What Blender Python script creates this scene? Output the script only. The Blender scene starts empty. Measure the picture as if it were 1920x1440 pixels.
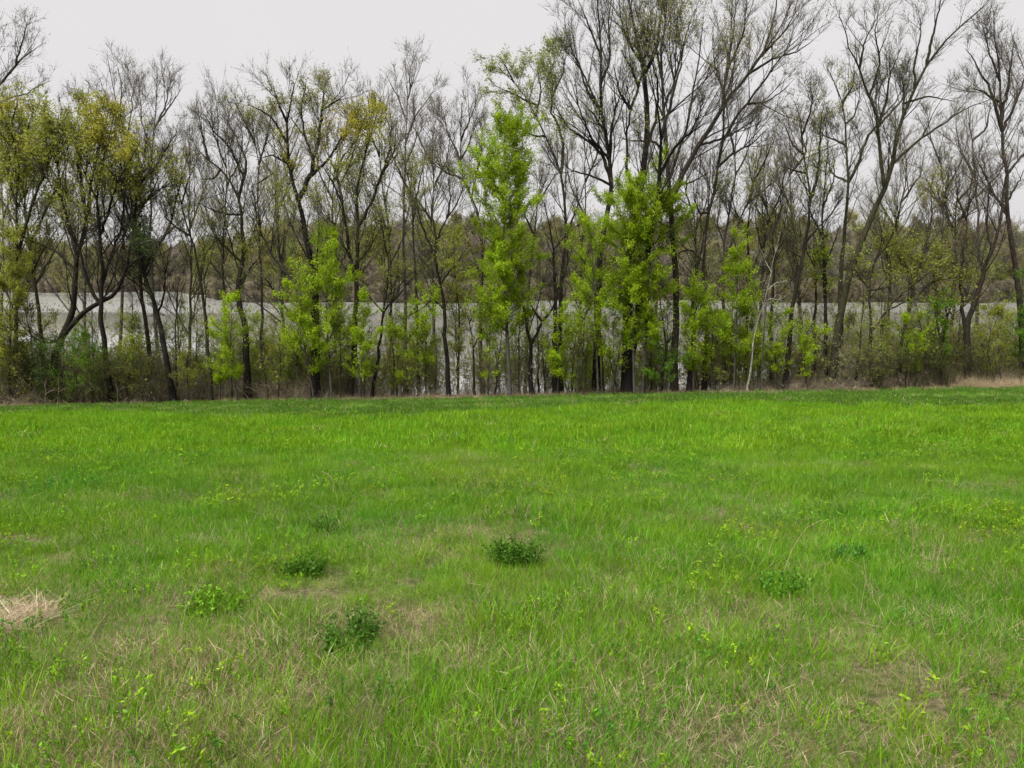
import bpy, math
import numpy as np
from mathutils import Vector

# ------------------------------------------------------------------ camera, sky, sun, exposure
sc = bpy.context.scene
F, CX, CY = 1371.0, 960.0, 720.0            # focal length and centre in pixels of a 1920 x 1440 frame
PITCH = math.radians(9.1)
EYE = 1.6
cam_d = bpy.data.cameras.new('camera'); cam = bpy.data.objects.new('camera', cam_d)
sc.collection.objects.link(cam); sc.camera = cam
cam_d.sensor_width = 36.0; cam_d.lens = 36.0 * F / 1920.0
cam_d.clip_start = 0.05; cam_d.clip_end = 5000
cam.location = (0, 0, EYE); cam.rotation_euler = (math.pi / 2 - PITCH, 0, 0)

SUN_EL, SUN_AZ = math.radians(62), math.radians(-140)     # high, behind the left shoulder, veiled by cloud
SUN_DIR = Vector((math.sin(SUN_AZ) * math.cos(SUN_EL), math.cos(SUN_AZ) * math.cos(SUN_EL), math.sin(SUN_EL)))
w = bpy.data.worlds.new('World'); sc.world = w; w.use_nodes = True
nt = w.node_tree; nt.nodes.clear()
o_ = nt.nodes.new('ShaderNodeOutputWorld'); bg = nt.nodes.new('ShaderNodeBackground')
sky = nt.nodes.new('ShaderNodeTexSky'); sky.sky_type = 'NISHITA'; sky.sun_disc = False
sky.sun_elevation = SUN_EL; sky.sun_rotation = SUN_AZ; sky.dust_density = 4.0
hsv = nt.nodes.new('ShaderNodeHueSaturation'); hsv.inputs['Saturation'].default_value = 0.12
mixw = nt.nodes.new('ShaderNodeMixRGB'); mixw.inputs['Fac'].default_value = 0.86
mixw.inputs['Color2'].default_value = (4.05, 3.98, 4.06, 1)          # even cloud deck
tcw = nt.nodes.new('ShaderNodeTexCoord'); nzw = nt.nodes.new('ShaderNodeTexNoise'); nzw.inputs['Scale'].default_value = 1.7; nzw.inputs['Detail'].default_value = 4
crw = nt.nodes.new('ShaderNodeValToRGB'); crw.color_ramp.elements[0].position = .3; crw.color_ramp.elements[0].color = (3.95, 3.85, 3.93, 1); crw.color_ramp.elements[1].position = .7; crw.color_ramp.elements[1].color = (4.30, 4.16, 4.17, 1)
nt.links.new(tcw.outputs['Generated'], nzw.inputs['Vector']); nt.links.new(nzw.outputs['Fac'], crw.inputs['Fac']); nt.links.new(crw.outputs['Color'], mixw.inputs['Color2'])
nt.links.new(sky.outputs['Color'], hsv.inputs['Color']); nt.links.new(hsv.outputs['Color'], mixw.inputs['Color1'])
nt.links.new(mixw.outputs['Color'], bg.inputs['Color']); bg.inputs['Strength'].default_value = 0.0382
nt.links.new(bg.outputs['Background'], o_.inputs['Surface'])
sl = bpy.data.lights.new('sun', 'SUN'); sl.energy = 1.5; sl.angle = math.radians(45); sl.color = (1, 0.97, 0.92)
so = bpy.data.objects.new('sun', sl); sc.collection.objects.link(so)
so.rotation_euler = (-SUN_DIR).to_track_quat('-Z', 'Y').to_euler()
sc.view_settings.view_transform = 'Standard'; sc.view_settings.look = 'None'
sc.view_settings.gamma = 1.0; sc.view_settings.use_curve_mapping = False
sc.view_settings.exposure = 2.35
sc.cycles.max_bounces = 5; sc.cycles.diffuse_bounces = 2; sc.cycles.glossy_bounces = 2
sc.cycles.transmission_bounces = 3; sc.cycles.transparent_max_bounces = 4
w.cycles.sampling_method = 'NONE'
sc.cycles.use_denoising = True; sc.cycles.denoiser = 'OPENIMAGEDENOISE'; sc.cycles.denoising_input_passes = 'RGB_ALBEDO_NORMAL'; sc.cycles.denoising_prefilter = 'ACCURATE'
sc.cycles.use_adaptive_sampling = True; sc.cycles.adaptive_threshold = 0.02

rng = np.random.default_rng(11)
COL = sc.collection
# ------------------------------------------------------------------ helpers
def ray(px, py):
    u, v = (px - CX) / F, (CY - py) / F
    return np.array([u, math.cos(PITCH) + v * math.sin(PITCH), -math.sin(PITCH) + v * math.cos(PITCH)])
def at(px, py, D):
    d = ray(px, py); t = D / d[1]
    return np.array([0, 0, EYE]) + d * t
def proj(P):
    P = np.asarray(P); q = P - np.array([0, 0, EYE])
    f = q[..., 1] * math.cos(PITCH) - q[..., 2] * math.sin(PITCH)
    v = q[..., 1] * math.sin(PITCH) + q[..., 2] * math.cos(PITCH)
    return CX + F * q[..., 0] / f, CY - F * v / f
def nrm(v):
    return v / np.maximum(np.linalg.norm(v, axis=-1, keepdims=True), 1e-9)
_lat = np.random.default_rng(5).random((256, 256))
def vnoise(x, y):
    xi, yi = np.floor(x).astype(int), np.floor(y).astype(int); fx, fy = x - xi, y - yi
    fx = fx * fx * (3 - 2 * fx); fy = fy * fy * (3 - 2 * fy)
    a, b = _lat[xi & 255, yi & 255], _lat[(xi + 1) & 255, yi & 255]
    c, d = _lat[xi & 255, (yi + 1) & 255], _lat[(xi + 1) & 255, (yi + 1) & 255]
    return (a * (1 - fx) + b * fx) * (1 - fy) + (c * (1 - fx) + d * fx) * fy
def fbm(x, y, s=1.0, o=3):
    x = np.asarray(x, float) / s; y = np.asarray(y, float) / s; r = 0; a = 0.5; t = 0
    for i in range(o):
        r = r + a * vnoise(x + 17.3 * i, y + 9.1 * i); t += a; a *= 0.5; x = x * 2; y = y * 2
    return r / t
def sstep(a, b, x):
    t = np.clip((x - a) / (b - a), 0, 1); return t * t * (3 - 2 * t)

LAKE_Z = -7.9
def shore_far(x):
    return 205 + 80 * (1 - sstep(-135, -78, x)) + 7 * np.sin(x * 0.045) + 4 * np.sin(x * 0.13 + 1)
def edge(x):
    return 36.4 + 0.6 * np.sin(x * 0.31) + 0.35 * np.sin(x * 0.9 + 2) + 1.3 * (fbm(x, x * 0 + 3.3, 1.6, 3) - .5)
def ground(x, y):
    x = np.asarray(x, float); y = np.asarray(y, float)
    ye = np.minimum(y, 37.0)
    z = ye * (-0.1345 + 0.02 * np.clip(x, -60, 60) / 36) + 0.10 * (fbm(x, y, 5.0) - .5) * sstep(1, 6, np.abs(y)) + 0.04 * (fbm(x + 50, y, 0.9) - .5)
    z = np.where(y < 0, -0.05 * y, z)
    zb = -10.2
    k = sstep(36.0, 60.0, y) ** 1.0
    z = z * (1 - k) + zb * k
    s = shore_far(x); q = y - s
    rise = np.where(q > -8, (q + 8) * 0.26, 0)
    hill = 9.5 * sstep(5, 75, q) * (0.35 + 0.65 * sstep(-150, -60, x)) * (0.85 + 0.3 * fbm(x, y, 60.0))
    z = np.where(y > 90, np.minimum(zb + rise, LAKE_Z + 0.7) + hill, z)
    return z

def new_mesh(name, V, faces, mats, cols=None, midx=None, smooth=True):
    """faces: list of (F,k) int arrays; midx: material index for each of those arrays"""
    me = bpy.data.meshes.new(name)
    V = np.asarray(V, np.float32); me.vertices.add(len(V)); me.vertices.foreach_set('co', V.ravel())
    faces = [np.asarray(f, np.int32) for f in faces if len(f)]
    nl = sum(f.size for f in faces); npoly = sum(len(f) for f in faces)
    me.loops.add(nl); me.polygons.add(npoly)
    me.loops.foreach_set('vertex_index', np.concatenate([f.ravel() for f in faces]))
    tot = np.concatenate([np.full(len(f), f.shape[1], np.int32) for f in faces])
    st = np.concatenate([[0], np.cumsum(tot)[:-1]]).astype(np.int32)
    me.polygons.foreach_set('loop_start', st); me.polygons.foreach_set('loop_total', tot)
    if midx is not None:
        me.polygons.foreach_set('material_index', np.concatenate([np.full(len(f), m, np.int32) for f, m in zip(faces, midx)]))
    me.polygons.foreach_set('use_smooth', np.full(npoly, smooth, bool))
    for m in mats: me.materials.append(m)
    if cols is not None:
        a = me.color_attributes.new('col', 'FLOAT_COLOR', 'POINT')
        c = np.ones((len(V), 4), np.float32); c[:, :3] = cols; a.data.foreach_set('color', c.ravel())
    me.update(calc_edges=True)
    return me
def link(name, me, parent=None, label=None, cat=None, group=None, kind=None, col=None):
    o = bpy.data.objects.new(name, me); (col or COL).objects.link(o)
    if parent is not None: o.parent = parent
    for k, v in (('label', label), ('category', cat), ('group', group), ('kind', kind)):
        if v: o[k] = v
    return o

class Geo:
    """collects tubes (material 0) and leaves (material 1)"""
    def __init__(s): s.V = []; s.C = []; s.q = []; s.lq = []; s.t = []; s.lt = []; s.n = 0
    def add(s, V, C, Q, leaf=False):
        ((s.lq if leaf else s.q) if Q.shape[1] == 4 else (s.lt if leaf else s.t)).append(Q + s.n); s.V.append(V); s.C.append(C); s.n += len(V)
    def tubes(s, P, R, sides, col):
        N, K = P.shape[:2]
        if N == 0: return
        T = nrm(np.gradient(P, axis=1))
        ref = np.where(np.abs(T[:, :1, 2:3]) > 0.9, np.array([1., 0, 0]), np.array([0, 0, 1.]))
        A = nrm(np.cross(T, ref)); B = np.cross(T, A)
        th = np.arange(sides) * 2 * np.pi / sides
        ring = A[:, :, None] * np.cos(th)[:, None] + B[:, :, None] * np.sin(th)[:, None]
        V = P[:, :, None] + ring * R[:, :, None, None]
        i = np.arange(N * K * sides).reshape(N, K, sides); j = np.roll(i, -1, 2)
        Q = np.stack([i[:, :-1], j[:, :-1], j[:, 1:], i[:, 1:]], -1).reshape(-1, 4)
        C = np.broadcast_to(np.asarray(col, float).reshape(-1, 1, 1, 3) if np.ndim(col) > 1 else np.asarray(col, float), (N, K, sides, 3))
        s.add(V.reshape(-1, 3), C.reshape(-1, 3), Q)
    def cones(s, A, B, r, col):
        N = len(A)
        if N == 0: return
        T = nrm(B - A); U = nrm(np.cross(T, np.array([.31, .87, .38]))); W = np.cross(T, U); r = np.asarray(r).reshape(-1, 1)
        V = np.stack([A + U * r, A - U * r * .5 + W * r * .87, A - U * r * .5 - W * r * .87, B], 1)
        b = np.arange(N)[:, None] * 4; F_ = np.concatenate([b + [0, 1, 3], b + [1, 2, 3], b + [2, 0, 3]])
        s.add(V.reshape(-1, 3), np.broadcast_to(np.asarray(col, float), (N * 4, 3)), F_)
    def chips(s, P, size, col, rg, var=.25, droop=.1):
        N = len(P)
        if N == 0: return
        d = nrm(rg.normal(size=(N, 3)) + np.array([0, 0, -droop])); sd = nrm(np.cross(d, rg.normal(size=(N, 3)))); L = (size * rg.uniform(.6, 1.3, N))[:, None]
        V = np.stack([P + sd * L * .36, P - sd * L * .36, P + d * L], 1)
        C = np.asarray(col, float) * np.ones((N, 3)); C = C * rg.uniform(1 - var, 1 + var, (N, 1)) * (1 + rg.uniform(-.12, .12, (N, 3)))
        s.add(V.reshape(-1, 3), np.repeat(C, 3, 0), np.arange(N * 3).reshape(N, 3), True)
    def leaves(s, P, size, col, rg, droop=0.0, aspect=0.7, var=0.25, flat=0.0):
        N = len(P)
        if N == 0: return
        d = nrm(rg.normal(size=(N, 3)) + np.array([0, 0, -droop])); u = nrm(rg.normal(size=(N, 3)) + np.array([0, 0, flat]))
        sd = nrm(np.cross(d, u)); up = np.cross(sd, d)
        L = (size * rg.uniform(0.6, 1.25, N))[:, None]; W = L * aspect * 0.5
        V = np.stack([P, P + d * L * .45 + sd * W + up * L * .1, P + d * L, P + d * L * .45 - sd * W + up * L * .1], 1)
        C = np.asarray(col, float) * np.ones((N, 3)); C = C * rg.uniform(1 - var, 1 + var, (N, 1)) * (1 + rg.uniform(-.12, .12, (N, 3)))
        s.add(V.reshape(-1, 3), np.repeat(C, 4, 0), np.arange(N * 4).reshape(N, 4), True)
    def mesh(s, name, mats=None):
        V = np.concatenate(s.V); C = np.concatenate(s.C); f = []; mi = []
        if s.q: f.append(np.concatenate(s.q)); mi.append(0)
        if s.t: f.append(np.concatenate(s.t)); mi.append(0)
        if s.lq: f.append(np.concatenate(s.lq)); mi.append(1)
        if s.lt: f.append(np.concatenate(s.lt)); mi.append(1)
        return new_mesh(name, V, f, mats or [M_BARK, M_LEAF], C, mi)

def spawn(P, R, par, t, ang, length, K, up, wig, rg, rr=0.6, rmax=None, curve=0.0, tip=0.35, tipmin=0.003):
    """children of the polylines P (N,K,3): one for each entry of par"""
    Kp = P.shape[1]; n = len(par)
    if n == 0: return np.zeros((0, K, 3)), np.zeros((0, K))
    f = np.clip(t, 0, 0.999) * (Kp - 1); i = f.astype(int); fr = (f - i)[:, None]
    p = P[par, i] * (1 - fr) + P[par, i + 1] * fr
    tan = nrm(P[par, i + 1] - P[par, i]); pr = R[par, i] * (1 - fr[:, 0]) + R[par, i + 1] * fr[:, 0]
    v = rg.normal(size=(n, 3)); v = nrm(v - tan * (v * tan).sum(1, keepdims=True))
    d = tan * np.cos(ang)[:, None] + v * np.sin(ang)[:, None]; d[:, 2] += up; d = nrm(d)
    out = np.zeros((n, K, 3)); out[:, 0] = p; st = (length / (K - 1))[:, None]
    for k in range(1, K):
        d = nrm(d + rg.normal(size=(n, 3)) * wig + np.array([0, 0, curve]))
        p = p + d * st; out[:, k] = p
    r0 = pr * rr
    if rmax is not None: r0 = np.minimum(r0, rmax)
    r0 = np.maximum(r0, tipmin * 1.2)
    s = np.linspace(1, tip, K)[None]
    return out, np.maximum(r0[:, None] * s, tipmin)
def kids(n_par, per, rg, lo=0.15, hi=1.0, power=0.8):
    c = np.maximum(1, rg.poisson(per, n_par)) if np.ndim(per) == 0 else rg.poisson(per)
    par = np.repeat(np.arange(n_par), c); t = lo + (hi - lo) * rg.random(len(par)) ** power
    return par, t
def resample(pts, K):
    pts = np.asarray(pts, float); s = np.concatenate([[0], np.cumsum(np.linalg.norm(np.diff(pts, axis=0), axis=1))])
    # smooth (Catmull-like) by dense linear sampling and box filter
    q = np.linspace(0, s[-1], 64); D = np.stack([np.interp(q, s, pts[:, a]) for a in range(pts.shape[1])], 1)
    E = np.concatenate([np.repeat(D[:1], 3, 0), D, np.repeat(D[-1:], 3, 0)]); ker = np.ones(7) / 7
    D2 = np.stack([np.convolve(E[:, a], ker, 'valid') for a in range(pts.shape[1])], 1); D2[0] = D[0]; D2[-1] = D[-1]
    return D2[np.linspace(0, 63, K).round().astype(int)], s[-1]

# ------------------------------------------------------------------ materials
def mat(name):
    m = bpy.data.materials.new(name); m.use_nodes = True; m.node_tree.nodes.clear()
    return m, m.node_tree, lambda t: m.node_tree.nodes.new(t), m.node_tree.links.new
def leaf_material(name, transl=0.4, rnd=0.0, noise=0.0, gloss=0.05):
    m, t, N, L = mat(name)
    out = N('ShaderNodeOutputMaterial'); at_ = N('ShaderNodeAttribute'); at_.attribute_name = 'col'
    c = at_.outputs['Color']
    if rnd:
        oi = N('ShaderNodeObjectInfo'); mr = N('ShaderNodeMapRange'); mr.inputs['To Min'].default_value = 1 - rnd; mr.inputs['To Max'].default_value = 1 + rnd
        L(oi.outputs['Random'], mr.inputs['Value']); h = N('ShaderNodeHueSaturation'); L(mr.outputs[0], h.inputs['Value']); L(c, h.inputs['Color']); c = h.outputs['Color']
    if noise:
        g = N('ShaderNodeNewGeometry'); nz = N('ShaderNodeTexNoise'); nz.inputs['Scale'].default_value = 0.55; nz.inputs['Detail'].default_value = 4
        L(g.outputs['Position'], nz.inputs['Vector']); r = N('ShaderNodeMapRange'); r.inputs['From Min'].default_value = .3; r.inputs['From Max'].default_value = .7
        r.inputs['To Min'].default_value = 0.5 - noise; r.inputs['To Max'].default_value = 0.5 + noise
        L(nz.outputs['Fac'], r.inputs['Value']); h = N('ShaderNodeHueSaturation'); L(r.outputs[0], h.inputs['Hue']); L(c, h.inputs['Color']); c = h.outputs['Color']
    d = N('ShaderNodeBsdfDiffuse'); tr = N('ShaderNodeBsdfTranslucent'); mx = N('ShaderNodeMixShader'); mx.inputs[0].default_value = transl
    L(c, d.inputs['Color']); L(c, tr.inputs['Color']); L(d.outputs[0], mx.inputs[1]); L(tr.outputs[0], mx.inputs[2])
    res = mx.outputs[0]
    if gloss:
        gl = N('ShaderNodeBsdfGlossy'); gl.inputs['Roughness'].default_value = .45; m2 = N('ShaderNodeMixShader'); m2.inputs[0].default_value = gloss
        L(res, m2.inputs[1]); L(gl.outputs[0], m2.inputs[2]); res = m2.outputs[0]
    L(res, out.inputs['Surface']); return m
def bark_material():
    m, t, N, L = mat('bark')
    out = N('ShaderNodeOutputMaterial'); at_ = N('ShaderNodeAttribute'); at_.attribute_name = 'col'
    tc = N('ShaderNodeTexCoord'); mp = N('ShaderNodeMapping'); mp.inputs['Scale'].default_value = (9, 9, 1.6); L(tc.outputs['Object'], mp.inputs['Vector'])
    nz = N('ShaderNodeTexNoise'); nz.inputs['Scale'].default_value = 2.2; nz.inputs['Detail'].default_value = 5; L(mp.outputs[0], nz.inputs['Vector'])
    mr = N('ShaderNodeMapRange'); mr.inputs['From Min'].default_value = .3; mr.inputs['From Max'].default_value = .7; mr.inputs['To Min'].default_value = .45; mr.inputs['To Max'].default_value = 1.6
    L(nz.outputs['Fac'], mr.inputs['Value']); h = N('ShaderNodeHueSaturation'); L(mr.outputs[0], h.inputs['Value']); L(at_.outputs['Color'], h.inputs['Color'])
    # lichen and moss in patches
    n2 = N('ShaderNodeTexNoise'); n2.inputs['Scale'].default_value = 1.3; n2.inputs['Detail'].default_value = 4; L(tc.outputs['Object'], n2.inputs['Vector'])
    r2 = N('ShaderNodeMapRange'); r2.inputs['From Min'].default_value = .52; r2.inputs['From Max'].default_value = .72; r2.inputs['To Max'].default_value = .55; L(n2.outputs['Fac'], r2.inputs['Value'])
    mx = N('ShaderNodeMixRGB'); L(r2.outputs[0], mx.inputs['Fac']); L(h.outputs[0], mx.inputs['Color1']); mx.inputs['Color2'].default_value = (.042, .045, .021, 1)
    b = N('ShaderNodeBsdfPrincipled'); b.inputs['Roughness'].default_value = .9; b.inputs['Specular IOR Level'].default_value = .15; L(mx.outputs[0], b.inputs['Base Color'])
    bp = N('ShaderNodeBump'); bp.inputs['Strength'].default_value = .8; bp.inputs['Distance'].default_value = .03; L(nz.outputs['Fac'], bp.inputs['Height']); L(bp.outputs[0], b.inputs['Normal'])
    L(b.outputs[0], out.inputs['Surface']); return m
M_LEAF = leaf_material('spring_leaf', .55, 0, 0, .012)
M_BLADE = leaf_material('grass_blade', .35, .2, .010, .012)
M_FAR = leaf_material('far_foliage', .45, .3, 0, 0)
M_BARK = bark_material()
def plain(name, c, rough=.8):
    m, t, N, L = mat(name); out = N('ShaderNodeOutputMaterial'); b = N('ShaderNodeBsdfPrincipled'); b.inputs['Roughness'].default_value = rough
    nz = N('ShaderNodeTexNoise'); nz.inputs['Scale'].default_value = 3; mr = N('ShaderNodeMapRange'); mr.inputs['To Min'].default_value = .8; mr.inputs['To Max'].default_value = 1.15
    L(nz.outputs['Fac'], mr.inputs['Value']); h = N('ShaderNodeHueSaturation'); h.inputs['Color'].default_value = (*c, 1); L(mr.outputs[0], h.inputs['Value'])
    L(h.outputs[0], b.inputs['Base Color']); L(b.outputs[0], out.inputs['Surface']); return m

# ground material: thatch and soil under the grass, leaf litter under the trees
def ground_material():
    m, t, N, L = mat('thatch_and_litter'); out = N('ShaderNodeOutputMaterial'); g = N('ShaderNodeNewGeometry'); sx = N('ShaderNodeSeparateXYZ'); L(g.outputs['Position'], sx.inputs[0])
    nz = N('ShaderNodeTexNoise'); nz.inputs['Scale'].default_value = 22; nz.inputs['Detail'].default_value = 8; L(g.outputs['Position'], nz.inputs['Vector'])
    n2 = N('ShaderNodeTexNoise'); n2.inputs['Scale'].default_value = .8; n2.inputs['Detail'].default_value = 5; L(g.outputs['Position'], n2.inputs['Vector'])
    cr = N('ShaderNodeValToRGB'); cr.color_ramp.elements[0].position = .35; cr.color_ramp.elements[0].color = (.045, .042, .02, 1); cr.color_ramp.elements[1].position = .68; cr.color_ramp.elements[1].color = (.15, .12, .07, 1)
    L(nz.outputs['Fac'], cr.inputs['Fac'])
    cl = N('ShaderNodeValToRGB'); cl.color_ramp.elements[0].position = .3; cl.color_ramp.elements[0].color = (.035, .024, .016, 1); cl.color_ramp.elements[1].position = .72; cl.color_ramp.elements[1].color = (.16, .105, .065, 1)
    L(nz.outputs['Fac'], cl.inputs['Fac'])
    ad = N('ShaderNodeMath'); ad.operation = 'MULTIPLY_ADD'; L(n2.outputs['Fac'], ad.inputs[0]); ad.inputs[1].default_value = 3.0; L(sx.outputs['Y'], ad.inputs[2])
    mr = N('ShaderNodeMapRange'); mr.inputs['From Min'].default_value = 36.6; mr.inputs['From Max'].default_value = 37.6; L(ad.outputs[0], mr.inputs['Value'])
    mx = N('ShaderNodeMixRGB'); L(mr.outputs[0], mx.inputs['Fac']); L(cr.outputs[0], mx.inputs['Color1']); L(cl.outputs[0], mx.inputs['Color2'])
    b = N('ShaderNodeBsdfPrincipled'); b.inputs['Roughness'].default_value = .95; b.inputs['Specular IOR Level'].default_value = .1; L(mx.outputs[0], b.inputs['Base Color'])
    bp = N('ShaderNodeBump'); bp.inputs['Strength'].default_value = .7; bp.inputs['Distance'].default_value = .03; L(nz.outputs['Fac'], bp.inputs['Height']); L(bp.outputs[0], b.inputs['Normal'])
    L(b.outputs[0], out.inputs['Surface']); return m
def water_material():
    m, t, N, L = mat('lake_water'); out = N('ShaderNodeOutputMaterial'); g = N('ShaderNodeNewGeometry')
    mp = N('ShaderNodeMapping'); mp.inputs['Scale'].default_value = (.35, 1.2, 1); L(g.outputs['Position'], mp.inputs['Vector'])
    nz = N('ShaderNodeTexNoise'); nz.inputs['Scale'].default_value = 1.2; nz.inputs['Detail'].default_value = 2; L(mp.outputs[0], nz.inputs['Vector'])
    mq = N('ShaderNodeMapping'); mq.inputs['Scale'].default_value = (.012, .05, 1); L(g.outputs['Position'], mq.inputs['Vector'])
    n2 = N('ShaderNodeTexNoise'); n2.inputs['Scale'].default_value = 1; n2.inputs['Detail'].default_value = 3; L(mq.outputs[0], n2.inputs['Vector'])
    # wind-ruffled water over the far half and in streaks, calmer water between
    sx = N('ShaderNodeSeparateXYZ'); L(g.outputs['Position'], sx.inputs[0])
    yv = N('ShaderNodeMapRange'); yv.inputs['From Max'].default_value = 250; L(sx.outputs['Y'], yv.inputs['Value'])
    yr = N('ShaderNodeFloatCurve'); cv = yr.mapping.curves[0]; cv.points[0].location = (0, .42); cv.points[1].location = (1, .68)
    for q in ((.30, .42), (.38, .26), (.56, .26), (.64, .70)): cv.points.new(*q)
    yr.mapping.update(); L(yv.outputs[0], yr.inputs['Value'])
    ad = N('ShaderNodeMath'); ad.operation = 'ADD'; sb = N('ShaderNodeMath'); sb.operation = 'SUBTRACT'; sb.inputs[1].default_value = .5; L(yr.outputs[0], sb.inputs[0]); L(n2.outputs['Fac'], ad.inputs[0]); L(sb.outputs[0], ad.inputs[1])
    r = N('ShaderNodeMapRange'); r.inputs['From Min'].default_value = .42; r.inputs['From Max'].default_value = .66; r.inputs['To Min'].default_value = .02; r.inputs['To Max'].default_value = .17; L(ad.outputs[0], r.inputs['Value'])
    bp = N('ShaderNodeBump'); bp.inputs['Distance'].default_value = .14; rb = N('ShaderNodeMapRange'); rb.inputs['From Min'].default_value = .42; rb.inputs['From Max'].default_value = .66; rb.inputs['To Min'].default_value = .06; rb.inputs['To Max'].default_value = 1.0; L(ad.outputs[0], rb.inputs['Value']); L(rb.outputs[0], bp.inputs['Strength']); L(nz.outputs['Fac'], bp.inputs['Height'])
    b = N('ShaderNodeBsdfPrincipled'); b.inputs['Base Color'].default_value = (.23, .229, .215, 1); b.inputs['IOR'].default_value = 1.33; L(r.outputs[0], b.inputs['Roughness'])
    L(bp.outputs[0], b.inputs['Normal']); L(b.outputs[0], out.inputs['Surface']); return m

# ------------------------------------------------------------------ ground and lake
def grid_mesh(name, xs, ys, zf, m):
    X, Y = np.meshgrid(xs, ys); Z = zf(X, Y); V = np.stack([X, Y, Z], -1).reshape(-1, 3)
    i = np.arange(len(xs) * len(ys)).reshape(len(ys), len(xs))
    Q = np.stack([i[:-1, :-1], i[:-1, 1:], i[1:, 1:], i[1:, :-1]], -1).reshape(-1, 4)
    return new_mesh(name, V, [Q], [m])
ys = np.concatenate([[-400, -150, -60, -20, -6], np.arange(0, 14, .3), np.arange(14, 64, .6), np.arange(66, 170, 12), np.arange(172, 400, 6), [430, 500, 700, 1200, 2500]])
xs = np.concatenate([-np.array([2500, 1200, 700, 450, 340, 280, 240])[:], np.arange(-210, -50, 8), np.arange(-50, -12, 1.2), np.arange(-12, 12, .4), np.arange(12, 50, 1.2), np.arange(50, 211, 8), np.array([240, 280, 340, 450, 700, 1200, 2500])])
link('ground', grid_mesh('ground', xs, ys, ground, ground_material()), label='sloping meadow ground running down to the lake and up the far shore', cat='ground', kind='structure')
lx = np.array([-2400., -300, 0, 300, 2400]); ly = np.array([41., 80, 150, 250, 320])
link('lake', grid_mesh('lake', lx, ly, lambda X, Y: np.full(X.shape, LAKE_Z), water_material()), label='pale grey lake seen between the trunks of the shoreline trees', cat='lake', kind='structure')

# ------------------------------------------------------------------ trees
BARK = dict(dark=(.023, .018, .014), brown=(.036, .029, .022), grey=(.066, .058, .050), pale=(.22, .21, .17), black=(.014, .0115, .0095), moss=(.034, .032, .017))
LC = dict(lime=(.28, .40, .013), green=(.11, .22, .012), olive=(.29, .315, .045), yellow=(.34, .335, .035), gold=(.38, .32, .03),
          bud=(.17, .15, .07), budg=(.25, .26, .08), dark=(.05, .085, .016), pale=(.25, .29, .07), dull=(.125, .14, .03))
tree_no = 0
def blob_density(P, blobs):
    px, py = proj(P); d = np.zeros(len(P)); k = np.zeros(len(P), int)
    for j, (cx, cy, rx, ry, dn, _) in enumerate(blobs):
        q = ((px - cx) / rx) ** 2 + ((py - cy) / ry) ** 2; e = dn * np.clip(1.35 - q, 0, 1)
        k = np.where(e > d, j, k); d = np.maximum(d, e)
    return d, k
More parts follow.
